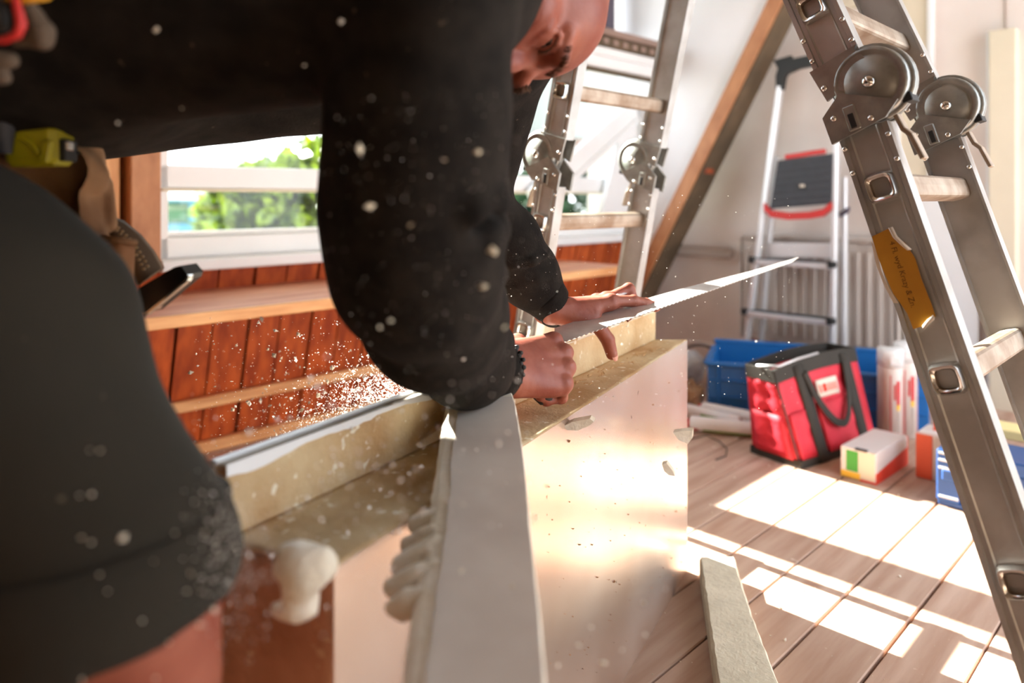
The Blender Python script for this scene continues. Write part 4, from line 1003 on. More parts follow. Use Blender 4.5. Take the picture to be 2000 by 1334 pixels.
# scratch marks left by the saw on the ledge
b = MB()
for i in range(26):
    t = rs.uniform(.60, .93); p = A0+(A1-A0)*t+nB*rs.uniform(.012, .045)+Z(zl+.0012); a = rs.uniform(-.6, .6)
    d1 = dB*math.cos(a)+nB*math.sin(a); l = rs.uniform(.004, .012)
    b.cbox(p, d1*l, np.cross(Z(1), d1)*.0006, Z(.0006), .0002)
o = b.build('scratch_marks', M['scratch'], blk, kind='stuff')
b = MB()
for i in range(170):
    s_ = rs.uniform(.25, .99); z = rs.uniform(.04, zl-.03); p = B0+(B1-B0)*s_+nF*.0022+Z(z); b.chip(p, rs.choice([.0008, .0012, .0018, .0028], p=[.4, .35, .2, .05]), random, .3)
b.build('clinging_crumbs', M['leather2'], blk, kind='stuff')

# loose strip lying across the ledge, pointing at the viewer
stp = thing('foam_strip', 'long sawn foam strip with grey facing lying over the ledge toward the viewer', 'foam strip', W(930, 900, .80))
ys = [763, 772, 790, 820, 860, 900, 950, 1000, 1060, 1120, 1200, 1280, 1360, 1450, 1560]
lx = np.interp(ys, [763, 790, 900, 1000, 1100, 1200, 1334, 1560], [873, 869, 851, 840, 822, 802, 782, 748])
rx = np.interp(ys, [763, 790, 900, 1000, 1100, 1200, 1334, 1560], [1000, 1008, 1026, 1035, 1045, 1056, 1068, 1086])
rings = []; top_l = []; top_r = []
yy = np.linspace(763, 1560, 120)
for y in yy:
    Y = .380/((y-387)/F+.139); l = W(np.interp(y, ys, lx), y, Y); r = W(np.interp(y, ys, rx), y, Y)
    rings.append((l, r))
LL = np.array([l for l, r in rings]); RR_ = np.array([r for l, r in rings])
j1 = wav(LL, 90, 4)*.0035+wav(LL, 260, 5)*.0016; j2 = wav(LL, 120, 8)*.0022; j3 = wav(RR_, 150, 9)*.0012
R = []
for i, (l, r) in enumerate(rings):
    X = nrm(r-l); t = .040
    R.append([l+X*.003-Z(t)+X*j2[i], l-X*(.001)-Z(t*.5)-X*j1[i], l-X*j1[i]*.8-Z(.007), l+X*(.006+j2[i])-Z(.0025+.4*abs(j1[i])), l+X*(.017+j2[i]*.5)-Z(.0003), (l+r)/2+Z(.0004), r-X*.002+X*j3[i], r-Z(.004), r-X*.002-Z(t)])
b = MB(); b.loft(R, True, False); b.build('foam_body', M['foam_white'], stp)
G = []
for i, (l, r) in enumerate(rings):
    X = nrm(r-l); G.append([l+X*(.017+j1[i]*.8)+Z(.0012), l+X*.024+Z(.0014), (l+r)/2+Z(.0016), r-X*.002+X*j3[i]+Z(.0012), r-X*.002+X*j3[i]-Z(.003), l+X*.020-Z(.0015)])
b = MB(); b.loft(G[2:], True, False); b.build('grey_facing', M['foil_dull'], stp)
S = Sdf(W(720, 1200, .58)-.03, W(880, 930, .70)+.03, .0022)
for i, (x, y, rp, el) in enumerate(((848, 985, 22, 1.3), (838, 1022, 24, 1.4), (823, 1060, 25, 1.5), (808, 1100, 25, 1.4), (792, 1140, 19, 1.0), (846, 1050, 30, 1.2), (838, 1095, 30, 1.2), (822, 1140, 26, 1.0))):
    Y = .380/((y-387)/F+.139)+.002; r = rp*Y/F; c = W(x-14, y, Y)-Z(.016); S.cap(c-V3(r*el*.7, 0, r*.35), c+V3(r*el*.7, 0, r*.35), r*.85, r*1.0, .007)
v_, f_ = S.mesh(1); v_ = v_+vnormals(v_, f_)*(wav(v_, 190, 6)*.0016+wav(v_, 600, 7)*.0006)[:, None]; put('foam_lumps', v_, f_, M['foam_white'], stp)
# offcut on the floor
ofc = thing('foam_offcut', 'pale grey green foam offcut lying on the floor boards beside the foil faced board', 'foam offcut', onz(1440, 1250))
yy = np.linspace(1088, 1480, 60); R = []
for y in yy:
    z = .047; Y = F*(H-z)/(y-387); l = W(np.interp(y, [1088, 1334, 1480], [1366, 1401, 1432]), y, Y); r = W(np.interp(y, [1088, 1110, 1200, 1334, 1480], [1436, 1441, 1470, 1522, 1580]), y, Y); R.append((l, r))
LL = np.array([l for l, r in R]); j1 = wav(LL, 140, 14)*.0022; j2 = wav(LL, 180, 15)*.002
rg = []
for i, (l, r) in enumerate(R):
    X = nrm(r-l); rg.append([V3(l[0], l[1], .001), l-X*j1[i]-Z(.006), l+X*(.004+j1[i]), (l+r)/2+Z(j2[i]*.4), r-X*.004+X*j2[i], r+X*j2[i]-Z(.006), V3(r[0], r[1], .001)])
b = MB(); b.loft(rg, True, False); b.build('foam_body', M['foam_grey'], ofc)
b = MB(); b.add([p+Z(.0006) for p in (R[0][0]*.25+R[0][1]*.75, R[0][1], R[4][1], R[3][0]*.35+R[3][1]*.65)], [(0, 1, 2, 3)]); 

# ================================================================== the saw
heel_t, heel_b = W(1083, 673, 1.070), W(1083, 641, 1.145)
tip_t, tip_b = W(1548, 511, 1.470), W(1560, 502, 1.500)
sw = thing('hand_saw', 'long bare steel hand saw held flat across the raised foam edge', 'saw', heel_t)
n_ = 126; vs = []
nS = nrm(np.cross(tip_t-heel_t, heel_b-heel_t)); nS = nS if nS[2] > 0 else -nS
teeth = []; back = []
for i in range(n_+1):
    t = i/n_; p = heel_t*(1-t)+tip_t*t; q = heel_b*(1-t)+tip_b*t
    q = q+(q-p)*(.30*math.sin(math.pi*min(1, t*1.3)) if t < .77 else .30*math.sin(math.pi)*0)
    if i % 2: p = p+nrm(p-q)*.0045*(1-.35*t)
    teeth.append(p); back.append(q)
b = MB(); k = n_+1
vs = teeth+back+[p-nS*.0012 for p in teeth]+[p-nS*.0012 for p in back]
fs = [(i, i+1, k+i+1, k+i) for i in range(n_)]+[(2*k+i, 3*k+i, 3*k+i+1, 2*k+i+1) for i in range(n_)]+[(i+1, i, 2*k+i, 2*k+i+1) for i in range(n_)]+[(k+i, k+i+1, 3*k+i+1, 3*k+i) for i in range(n_)]+[(0, k, 3*k, 2*k), (n_, 2*k+n_, 3*k+n_, k+n_)]
b.add(vs, fs); b.build('blade', M['blade'], sw)
HX = nrm(V3(.80, .55, -.05)); HY = V3(-.40, .56, .73); HY = nrm(HY-HX*(HX@HY)); HZ = np.cross(HX, HY)
RW = W(985, 716, .985)                       # right wrist
gc = RW+HX*.070-HZ*.034
b = MB(); b.tube([gc-HY*.040, gc-HY*.03, gc, gc+HY*.035, gc+HY*.050], [.010, .0145, .015, .0145, .012], 12)
b.tube([gc+HY*.046, gc+HY*.050+HX*.012, heel_t*.5+heel_b*.5-HX*.004], [.011, .010, .007], 10)
b.build('handle', M['dark'], sw)

# ================================================================== flying crumbs
def fleck(px, py, Y, rpx, label, group=None, name='foam_chip', cat='foam chip', m='foam_white', flat=.6):
    b = MB(); c = W(px, py, Y); b.chip(c, rpx*Y/F, random, flat); o = b.build(name, M[m], None, c); tag(o, label, cat, group); return o
b = MB(); Yw = 1.02; w_ = [(1098, 834), (1118, 824), (1152, 818), (1160, 824), (1150, 832), (1128, 841), (1108, 840)]
b.prism([W(x, y, Yw) for x, y in w_], V3(.004, .014, .001)); tag(b.build('foam_chip', M['foam_white'], None, W(1128, 828, Yw)), 'pale wedge shaped foam chip against the upper edge of the foil face', 'foam chip')
def flake(pts, Yw, dep, label, m):
    b = MB(); b.prism([W(x, y, Yw) for x, y in pts], V3(*dep)); c = W(sum(x for x, y in pts)/len(pts), sum(y for x, y in pts)/len(pts), Yw)
    tag(b.build('foam_chip', M[m], None, c), label, 'foam chip')
flake([(1315, 845), (1330, 842), (1353, 841), (1352, 856), (1343, 867), (1326, 860)], 1.30, (.004, .010, .002), 'pale foam chip flying past the far vertical edge of the foil face', 'foam_white')
flake([(1293, 907), (1302, 905), (1314, 920), (1318, 930), (1306, 928), (1297, 920)], 1.25, (.003, .008, .002), 'pale foam chip in front of the foil face near its far edge', 'foam_white')
for x, y, r in ((703, 291, 13), (933, 297, 15), (722, 402, 17), (965, 490, 15), (801, 440, 8), (945, 560, 12), (868, 312, 6), (763, 627, 9), (742, 640, 6), (985, 640, 9)):
    fleck(x, y, .50, r*.85, 'pale blurred foam fleck flying in front of the dark near sleeve', 'flecks in front of the sleeve', 'foam_fleck', 'foam fleck', m='foam_grey')
for x, y, r in ((665, 42, 7), (305, 58, 9), (355, 212, 3), (595, 128, 4), (230, 240, 5)):
    fleck(x, y, .55, r, 'small pale foam fleck flying in front of the dark sweatshirt belly', 'flecks in front of the belly', 'foam_fleck', 'foam fleck')
for x, y, r in ((175, 880, 6), (196, 880, 7), (155, 968, 6), (180, 965, 8), (160, 1050, 7), (178, 1060, 9), (240, 1050, 13), (157, 1050, 6), (400, 1040, 10), (342, 1040, 6), (195, 1122, 6), (300, 1096, 5), (372, 1120, 8), (365, 1155, 8), (418, 1190, 9), (278, 1213, 6), (390, 1220, 7), (330, 1255, 6), (160, 1328, 8), (305, 1325, 6), (210, 1155, 6)):
    fleck(x, y, .41, r*.62, 'pale foam fleck flying in front of the dark shorts', 'flecks in front of the shorts', 'foam_fleck', 'foam fleck')
for x, y, r in ((1180, 1295, 12), (1258, 1178, 7), (1115, 1060, 5), (1300, 1150, 5), (1240, 1135, 5), (1260, 1240, 5), (1130, 1260, 6), (1215, 1270, 5), (1155, 1225, 5), (1090, 1300, 6), (980, 1250, 11), (900, 1115, 10), (905, 985, 8), (1000, 1145, 9)):
    fleck(x, y, .52, r*.8, 'pale foam fleck flying low in front of the facing', 'flecks in front of the facing', 'foam_fleck', 'foam fleck')
for x, y, r in ((537, 645, 6), (583, 653, 5), (372, 728, 7), (420, 755, 3), (462, 675, 4), (523, 682, 4), (549, 700, 5), (535, 695, 6), (648, 718, 7), (705, 660, 5), (622, 772, 9), (640, 745, 7), (483, 785, 6), (455, 800, 5), (520, 760, 5), (590, 800, 6), (560, 730, 3)):
    fleck(x, y, .95, r, 'pale foam fleck flying in front of the red boards', 'flecks in front of the red boards', 'foam_fleck', 'foam fleck')
b = MB(); rs = np.random.RandomState(11); cnt = 0
for i in range(5200):       # plume thrown left of the cut
    t = abs(rs.normal(0, .40)); a = rs.normal(0, 1)
    x = 830-t*330+rs.normal(0, 40); y = 765+t*120-35*abs(a)*(1+t*1.2)+rs.normal(0, 16)+t*t*60
    if rs.rand() < .16: x = rs.uniform(380, 840); y = rs.uniform(620, 970)
    Y = rs.uniform(.95, 1.30)+.35*(x-640)/1000-.05; r = rs.choice([.0006, .0010, .0015, .0023, .0036], p=[.46, .33, .15, .05, .01])
    b.chip(W(x, y, Y), r, random, .5)
o = b.build('dust_plume', M['dust'], None, W(700, 770, 1.1), kind='stuff'); tag(o, 'dense plume of white foam dust flying off the cut in front of the red boards', 'foam dust')
b = MB()
for i in range(1000):       # crumbs falling past the near end of the board
    x = rs.normal(445, 32)+rs.uniform(-40, 200)*rs.rand()**2; y = rs.normal(1080, 80); b.chip(W(x, y, rs.uniform(.40, .47)), rs.choice([.0002, .0004, .0007, .0011], p=[.45, .35, .16, .04]), random, .6)
o = b.build('falling_crumbs', M['dust'], None, W(470, 1080, .5), kind='stuff'); tag(o, 'fine foam crumbs falling between the shorts and the near end of the board', 'foam dust')
b = MB()
for i in range(650):       # fine sparkle in the sunny air
    x = rs.uniform(950, 1560); y = rs.uniform(380, 800); b.chip(W(x, y, rs.uniform(.8, 1.5)), rs.choice([.0004, .0007, .0012], p=[.6, .3, .1]), random, .6)
for i in range(350):
    x = rs.uniform(620, 1090); y = rs.uniform(180, 830); b.chip(W(x, y, rs.uniform(.42, .58)), rs.choice([.0003, .0005, .0008], p=[.6, .3, .1]), random, .6)
for i in range(600):
    x = rs.normal(700, 160); y = rs.normal(930, 110); b.chip(W(x, y, rs.uniform(.45, .7)), rs.choice([.0004, .0008, .0015, .0024], p=[.5, .3, .15, .05]), random, .6)
o = b.build('drifting_dust', M['dust'], None, W(1100, 600, 1.0), kind='stuff'); tag(o, 'sparse foam dust drifting in the sunny air around hands and saw', 'foam dust')
b = MB()
for i in range(420):
    u, v = rs.uniform(.9, 2.6), rs.uniform(-1.3, .3); b.chip(UV(u, v, .002), rs.choice([.001, .002, .004], p=[.55, .35, .1]), random, .4)
o = b.build('floor_crumbs', M['foam_white'], None, UV(1.7, -.5, 0), kind='stuff'); tag(o, 'scattered foam crumbs on the floor boards', 'foam crumbs')
# mushroom of hardened foam hanging off the near corner of the board
Yc = .555
S = Sdf(W(600, 1135, Yc)-.06, W(600, 1135, Yc)+.06, .0016)
S.ell(W(600, 1112, Yc), (.0215, .017, .0165), None, .004).cap(W(592, 1130, Yc), W(584, 1165, Yc), .0190, .0170, .008).ell(W(580, 1180, Yc), (.0180, .013, .0065), None, .006)
S.ell(W(556, 1108, Yc), (.008, .010, .010), None, .006).ell(W(630, 1100, Yc), (.010, .010, .012), None, .006).ell(W(572, 1082, Yc), (.010, .010, .007), None, .006)
S.ell(W(650, 1168, Yc), (.013, .03, .011), None, .004, sub=True).ell(W(545, 1150, Yc), (.006, .03, .012), None, .004, sub=True)
v_, f_ = S.mesh(2); v_ = v_+vnormals(v_, f_)*(wav(v_, 110, 3)*.0050+wav(v_, 300, 8)*.0018+wav(v_, 700, 4)*.0006)[:, None]
o = put('foam_clump', v_, f_, M['foam_white'], None); tag(o, 'mushroom shaped foam clump tumbling in front of the shaded end of the board', 'foam chip')
# ================================================================== the worker
def plane_cut(S, p, n, k=.0):
    ax = [S.lo[i]+S.h*np.arange(S.n[i]) for i in range(3)]; p = np.asarray(p); n = nrm(n)
    d = ((ax[0]-p[0])*n[0])[:, None, None]+((ax[1]-p[1])*n[1])[None, :, None]+((ax[2]-p[2])*n[2])[None, None, :]
    S.D = np.maximum(S.D, d.astype(np.float32))
PX = lambda x, y, Y, r: (W(x, y, Y), r*Y/F)
near_arm = [PX(845, -80, .63, 178), PX(815, 240, .645, 172), PX(806, 400, .665, 170), PX(815, 520, .70, 158), PX(852, 620, .80, 132), PX(905, 695, .90, 90), PX(958, 730, .975, 58)]
far_arm = [(V3(-.03, 1.0, 1.0), .085), PX(938, 395, 1.10, 52), PX(990, 470, 1.14, 60), PX(1030, 535, 1.18, 57), PX(1082, 602, 1.20, 40)]
LWr = W(1086, 606, 1.20)      # left wrist
LX = nrm(V3(.885, .45, .06)); LZ = V3(-.10, .10, .99); LZ = nrm(LZ-LX*(LX@LZ)); LT = np.cross(LX, LZ)

def hand(flex, spread, thumb, back_len, h=.0017, seed=1):
    S = Sdf((-.06, -.085, -.115), (.215, .085, .05), h)
    mcp = {'i': V3(.090, .029, .003), 'm': V3(.095, .008, .006), 'r': V3(.090, -.013, .004), 'p': V3(.080, -.032, -.002)}
    ln = {'i': (.043, .026, .022), 'm': (.047, .030, .023), 'r': (.043, .028, .023), 'p': (.034, .021, .020)}
    rad = {'i': .0100, 'm': .0102, 'r': .0096, 'p': .0085}
    S.cap((-back_len, .010, 0), (.004, .012, 0), .0225, .021, .01).cap((-back_len, -.012, 0), (.004, -.012, 0), .0215, .020, .01)
    for k, y0 in (('i', .014), ('m', .005), ('r', -.006), ('p', -.016)):
        S.cap((.0, y0, .0), mcp[k]-V3(.004, 0, .003), .0175, .0128, .010)
        S.ell(mcp[k]+V3(-.002, 0, .005), (.010, .0085, .0085), None, .006)
    S.cap((.012, .020, -.012), (.050, .030, -.014), .016, .013, .010)      # ball of the thumb
    S.cap((.012, -.024, -.010), (.062, -.030, -.010), .013, .011, .010)     # heel of the hand
    tips = []
    for k in 'imrp':
        p = mcp[k]; a = 0.0; sp = math.radians(spread[k]); r = rad[k]
        for j in range(3):
            a += math.radians(flex[k][j]); d = V3(math.cos(a)*math.cos(sp), math.cos(a)*math.sin(sp), -math.sin(a)); q = p+d*ln[k][j]
            S.cap(p, q, r, r*.93, .0035 if j else .007); S.ell(q, (r*1.0, r*1.0, r*1.0), None, .003)
            r *= .92; p0 = p; p = q
        tips.append((p, d, V3(math.sin(a)*math.cos(sp), math.sin(a)*math.sin(sp), math.cos(a)), r))
    T = [np.asarray(t) for t in thumb]; tr = (.0145, .0122, .0112, .0095)
    for j in range(3): S.cap(T[j], T[j+1], tr[j], tr[j+1], .006 if j == 0 else .003)
    d = nrm(T[3]-T[2]); up = nrm(V3(0, 1, .35)-d*(d@V3(0, 1, .35))); tips.append((T[3], d, up, tr[3]))
    v, f = S.mesh(2)
    v = v+vnormals(v, f)*(wav(v, 420, seed)*.00035)[:, None]
    return v, f, tips
def tohand(v, o, X, T, Z_): return o+v[:, :1]*X+v[:, 1:2]*T+v[:, 2:3]*Z_

BV, BF = [], []
def addbody(v, f, flip=False):
    n = sum(len(x) for x in BV); BV.append(v); BF.append((f[:, ::-1] if flip else f)+n)
nails = []
def addnails(tips, o, X, T, Z_):
    for p, d, u, r in tips:
        tr_ = lambda q: o+q[0]*X+q[1]*T+q[2]*Z_
        nails.append((tr_(p+d*r*.25+u*r*.86), tr_(d)-o, tr_(u)-o, r))
# right hand closed round the saw grip
fx = {'i': (58, 92, 48), 'm': (62, 96, 52), 'r': (66, 98, 54), 'p': (68, 98, 50)}
v, f, tips = hand(fx, {'i': 3, 'm': 1, 'r': -2, 'p': -4}, [(.020, .026, -.010), (.052, .046, -.022), (.078, .038, -.040), (.084, .018, -.054)], .05, seed=3)
addbody(tohand(v*1.08, RW, HX, HY, HZ), f); addnails([(p*1.08, d, u, r*1.08) for p, d, u, r in tips], RW, HX, HY, HZ)
# left hand pressing on the blade: forefinger stretched, others bent, thumb hanging down
fx = {'i': (6, 10, 6), 'm': (-15, 88, 66), 'r': (-8, 92, 66), 'p': (-6, 92, 62)}
v, f, tips = hand(fx, {'i': -2, 'm': 1, 'r': -3, 'p': -6}, [(.020, .024, -.012), (.052, .036, -.030), (.068, .036, -.056), (.074, .033, -.080)], .012, seed=5)
addbody(tohand(v, LWr, LX, LT, LZ), f, True); addnails(tips, LWr, LX, LT, LZ)

# head: local axes r (his right), f (face), u (crown)
ps, th_ = math.radians(42), math.radians(63)
r_h, p_h, q_h = V3(.92, 0, .392), V3(.392, 0, -.92), V3(0, 1, 0)
hr = math.cos(ps)*r_h-math.sin(ps)*q_h; f0 = -math.cos(ps)*q_h-math.sin(ps)*r_h
hu = math.cos(th_)*p_h-math.sin(th_)*f0; hf = math.cos(th_)*f0+math.sin(th_)*p_h
hr = np.cross(hf, hu); RH = np.stack([hr, hf, hu], 1)*1.07
eye_target = W(1068, 84, .80)
hc = eye_target-RH@V3(.032, .087, 0)
S = Sdf((-.11, -.15, -.20), (.11, .15, .16), .0022)
S.ell((0, -.018, .028), (.080, .096, .086), None, .01).ell((0, .030, -.030), (.064, .066, .088), None, .03).ell((0, .044, .040), (.062, .042, .046), None, .03)
S.cap((0, .060, -.105), (0, .066, -.112), .026, .024, .03).cap((-.050, .0, -.075), (-.018, .062, -.108), .022, .020, .02).cap((.050, .0, -.075), (.018, .062, -.108), .022, .020, .02)
for s_ in (-1, 1):
    S.ell((s_*.046, .062, -.030), (.022, .024, .020), None, .02)
    S.ell((s_*.033, .101, -.001), (.020, .017, .0125), None, .012, sub=True)
    S.chain([(s_*.012, .094, .017), (s_*.030, .095, .021), (s_*.048, .078, .016)], [.0075, .0085, .0075], .010)
    S.ell((s_*.032, .0765, .0), (.0135, .0135, .0135), None, .004)
    lid = [(s_*(.032+.0165*math.cos(a)), .0765+.0150*math.sin(max(.0, math.pi-abs(a-math.pi/2)*0-1.0))+.0012, .0058*math.sin(a)-.0005) for a in np.linspace(0, math.pi, 7)]
    S.chain([(x, .0795+.0115*(1-((abs(x)-.032)/.0185)**2), z+.0015) for x, y, z in lid], [.0034]*7, .002)
    S.chain([(x, .0790+.0115*(1-((abs(x)-.032)/.0185)**2), -.0045-.0035*(1-((abs(x)-.032)/.0185)**2)) for x, y, z in lid], [.0030]*7, .002)
    S.chain([(s_*(.032+.021*math.cos(a)), .0775+.010*math.sin(a), -.0125-.003*math.sin(a)) for a in np.linspace(.2, math.pi-.2, 6)], [.0032]*6, .005)
    S.ell((s_*.079, -.010, -.012), (.010, .020, .031), None, .006).ell((s_*.086, -.004, -.010), (.006, .011, .020), None, .004, sub=True)
S.chain([(0, .090, .004), (0, .099, -.018), (0, .111, -.042)], [.0085, .0100, .0120], .008).ell((.0125, .106, -.046), (.009, .011, .008), None, .006).ell((-.0125, .106, -.046), (.009, .011, .008), None, .006)
S.cap((-.020, .092, -.072), (.020, .092, -.072), .0075, .0075, .006).cap((-.016, .091, -.083), (.016, .091, -.083), .0085, .0085, .006).cap((-.024, .105, -.0775), (.024, .105, -.0775), .002, .002, .002, sub=True)
S.cap((0, -.035, -.06), (0, -.06, -.20), .058, .062, .03)
v, f = S.mesh(2)
v = v+vnormals(v, f)*(wav(v, 230, 7)*.0005)[:, None]
addbody(hc+v@RH.T, f)
# trunk, arms inside the sleeves, legs and feet
S = Sdf((-.95, .38, -.01), (.15, 1.25, 1.30), .0105)
S.cap((-.70, .80, .98), (-.15, .82, 1.04), .10, .115, .04).cap((-.74, .72, .94), (-.74, .90, .94), .11, .11, .04)
S.cap(hc+RH@V3(0, -.05, -.12), (-.12, .82, 1.04), .055, .07, .03)
S.chain([near_arm[0][0], near_arm[3][0], RW-HX*.035], [.055, .045, .027], .02)
S.chain([far_arm[0][0], far_arm[1][0], W(1062, 575, 1.195), LWr-V3(0, 0, .0)], [.055, .036, .026, .020], .01)
knee = V3(-.268, .502, .535); ank = V3(-.300, .545, .085)
S.chain([(-.64, .66, .88), W(-102, 590, .58), W(0, 812, .535), W(100, 994, .515), knee], [.075, .066, .066, .066, .062], .02)
S.chain([knee, (-.272, .515, .46), (-.292, .545, .30), ank], [.062, .060, .058, .037], .03)
S.cap(ank-V3(.02, 0, .035), ank+V3(.15, .05, -.055), .042, .030, .03)
k2, a2 = V3(-.66, .96, .48), V3(-.74, 1.0, .085)
S.chain([(-.72, .90, .88), k2], [.10, .064], .03).chain([k2, (-.70, .98, .30), a2], [.060, .058, .037], .03)
S.cap(a2-V3(.02, 0, .035), a2+V3(.16, .02, -.055), .042, .030, .03)
v, f = S.mesh(3); v[:, 2] = np.maximum(v[:, 2], 0.0); addbody(v, f)
VV, FF = np.concatenate(BV), np.concatenate(BF)
person = put('person', VV, FF, M['skin'], None)
person['label'] = 'person bending over the board in black sweatshirt and khaki shorts, sawing foam'; person['category'] = 'person'
person.name = 'person'; MATRIX['person'] = Matrix()
for c, d, u, r in nails:
    s_ = np.cross(d, u); rg = []
    for t in np.linspace(-1, 1, 5):
        wv = math.sqrt(max(0.12, 1-t*t*.75))
        rg.append([c+d*r*.85*t+s_*r*.62*wv*x-u*r*.16*x*x+u*.0004 for x in np.linspace(-1, 1, 5)])
    b = MB(); b.loft(rg, False, True, False); b.loft([[p-u*.0006 for p in q] for q in rg], False, True, False); b.build('fingernail', M['nail'], person)
# eyes, brow and lash hairs
for s_ in (1, -1):
    e = hc+RH@V3(s_*.032, .0772, -.0012)
    b = MB(); b.ball(e, .0146, 16, 10); b.build('eyeball', M['eye'], person)
    rs = np.random.RandomState(4); b = MB()
    for i in range(170):
        t = rs.rand(); x = .012+.036*t; z = .0135+.0065*math.sin(t*2.6)-.006*t*t+rs.normal(0, .0022); y = .1095-.015*t*t
        p = RH@V3(s_*x, y, z); l = rs.uniform(.006, .010); dd = RH@nrm(V3(s_*(.75*t+.25), .35, .55*(1-t)-.15+rs.normal(0, .15)))
        b.tube([hc+p, hc+p+dd*l*.55, hc+p+dd*l-RH@V3(0, .002, 0)*.6], [.00033, .0003, .00008], 3, True, True)
    b.build('eyebrow', M['hair'], person, kind='stuff')
    b = MB()
    for i in range(46):
        x = -.013+.028*i/45; y = .0795+.0115*(1-(x/.0185)**2)+.0028; z = .0015
        p = RH@V3(s_*(.032+x), y, z); dd = RH@nrm(V3(s_*x*18, 1, -.55+rs.normal(0, .15)))
        b.tube([hc+p, hc+p+dd*.004, hc+p+dd*.007+RH@V3(0, 0, .0012)], [.0003, .00025, .00008], 3)
    b.build('eyelashes', M['hair'], person, kind='stuff')

# sweatshirt
S = Sdf((-.80, .52, .50), (.20, 1.30, 1.30), .0048)
S.cap((-.80, .72, .962), (-.10, .70, 1.035), .135, .138, .05).cap((-.80, .92, .962), (-.06, .95, 1.035), .135, .135, .08)
S.ell((-.50, .80, .950), (.17, .19, .108), None, .05)
S.chain([p for p, r in near_arm], [r for p, r in near_arm], .03)
S.chain([p for p, r in far_arm], [r for p, r in far_arm], .025)
S.cap((-.10, .80, 1.10), hc+RH@V3(0, -.055, -.145), .10, .075, .04)
# gathered folds: elbow crease, forearm wrinkles, cuffs
def fold(pts, r, k=.006): 
    P_ = [W(*p) for p in pts]; S.chain(P_, [r*.6]+[r]*(len(P_)-2)+[r*.6], k)
def crease(pts, r, k=.008):
    P_ = [W(*p) for p in pts]
    for i in range(len(P_)-1): S.cap(P_[i], P_[i+1], r, r, k, sub=True)
fold([(880, 395, .618), (925, 408, .605), (962, 398, .625), (982, 385, .655)], .012, .012)
crease([(900, 425, .612), (940, 428, .615), (978, 412, .65)], .007, .012)
fold([(905, 470, .632), (950, 462, .635), (990, 450, .67)], .009, .012)
crease([(860, 520, .620), (920, 520, .650), (985, 500, .70)], .005, .012)
fold([(880, 565, .665), (940, 548, .69), (992, 535, .73)], .007, .010)
fold([(850, 640, .725), (910, 628, .765), (985, 605, .83)], .006, .010)
crease([(870, 668, .765), (930, 650, .80), (990, 632, .86)], .004, .010)
fold([(900, 720, .83), (950, 690, .86), (1000, 660, .90)], .006, .008)
fold([(925, 752, .895), (968, 718, .915), (1006, 686, .945)], .007, .006)
fold([(1000, 520, 1.095), (1040, 512, 1.10), (1070, 496, 1.13)], .006, .008)
fold([(1010, 560, 1.125), (1050, 548, 1.13), (1085, 530, 1.15)], .005, .008)
crease([(1000, 545, 1.11), (1040, 534, 1.115), (1078, 512, 1.14)], .003, .008)
S.cap(W(958, 730, .975)-V3(.0, .0, 0), W(958, 730, .975)+(RW-W(958, 730, .975))*3+HX*.1, .0285, .031, .002, sub=True)
plane_cut(S, W(966, 728, .985), nrm(W(958, 730, .975)-W(905, 695, .90))) if False else None
ca_, cn_ = W(980, 726, .985), nrm(W(980, 722, .99)-W(905, 695, .90))
S.cap(W(1082, 602, 1.20), W(1082, 602, 1.20)+LX*.08, .026, .028, .002, sub=True)
v, f = S.mesh(2); N_ = vnormals(v, f)
d = wav(v*np.array([1, 1, .6]), 32, 21)*.0045+wav(v, 75, 22)*.0018
v = v+N_*d[:, None]
# slice the sleeves open at the cuffs
put('sweatshirt', v, f, M['sweat'], person)
# cuff ribbing
for (p, ax, r, L_) in ((W(962, 724, .970), nrm(RW-W(905, 695, .90)), .0405, .030), (W(1066, 580, 1.19), nrm(W(1100, 625, 1.22)-W(1040, 545, 1.17)), .036, .026)):
    b = MB(); b.lathe(p-ax*L_*.5, ax, [(r*.97, -.004), (r*1.02, .0), (r*1.0, L_*.5), (r*.97, L_*.95), (r*.93, L_), (r*.80, L_*.97), (r*.80, .0)], 40); b.build('cuff', M['sweat'], person)
# bracelet of dark braid
b = MB(); p = RW-HX*.004; ax = nrm(RW-W(905, 695, .90)); ax = nrm(ax+HX); a_ = nrm(np.cross(ax, V3(0, 0, 1))); c_ = np.cross(ax, a_)
for i in range(44):
    t = 2*math.pi*i/44; q = p+(a_*math.cos(t)*.036+c_*math.sin(t)*.034)
    b.ball(q+ax*.0028*(1 if i % 2 else -1), .0036, 6, 4)
b.build('bracelet', M['dark'], person)
# shorts
S = Sdf((-.98, .36, .44), (-.10, 1.15, 1.10), .0070)
sh = [PX(-300, 440, .62, 255), PX(-102, 570, .58, 250), PX(-13, 655, .56, 250), PX(20, 812, .535, 250), PX(105, 994, .515, 250), PX(190, 1129, .50, 252), PX(196, 1260, .495, 250)]
S.chain([p for p, r in sh], [r for p, r in sh], .02)
S.cap((-.74, .72, .92), (-.74, .92, .92), .165, .165, .06).chain([(-.73, .92, .88), (-.66, .97, .50)], [.13, .11], .04)
plane_cut(S, W(330, 1160, .5), V3(.10, .10, -1))
S.cap((-.275, .50, .40), (-.278, .50, .53), .074, .070, .004, sub=True)
S.chain([(-.68, .97, .40), (-.66, .96, .60)], [.088, .085], .004)
v, f = S.mesh(2); N_ = vnormals(v, f); v = v+N_*(wav(v*np.array([1, 1, .5]), 24, 31)*.0045+wav(v, 60, 32)*.0015)[:, None]
so = put('shorts', v, f, M['shorts'], person)
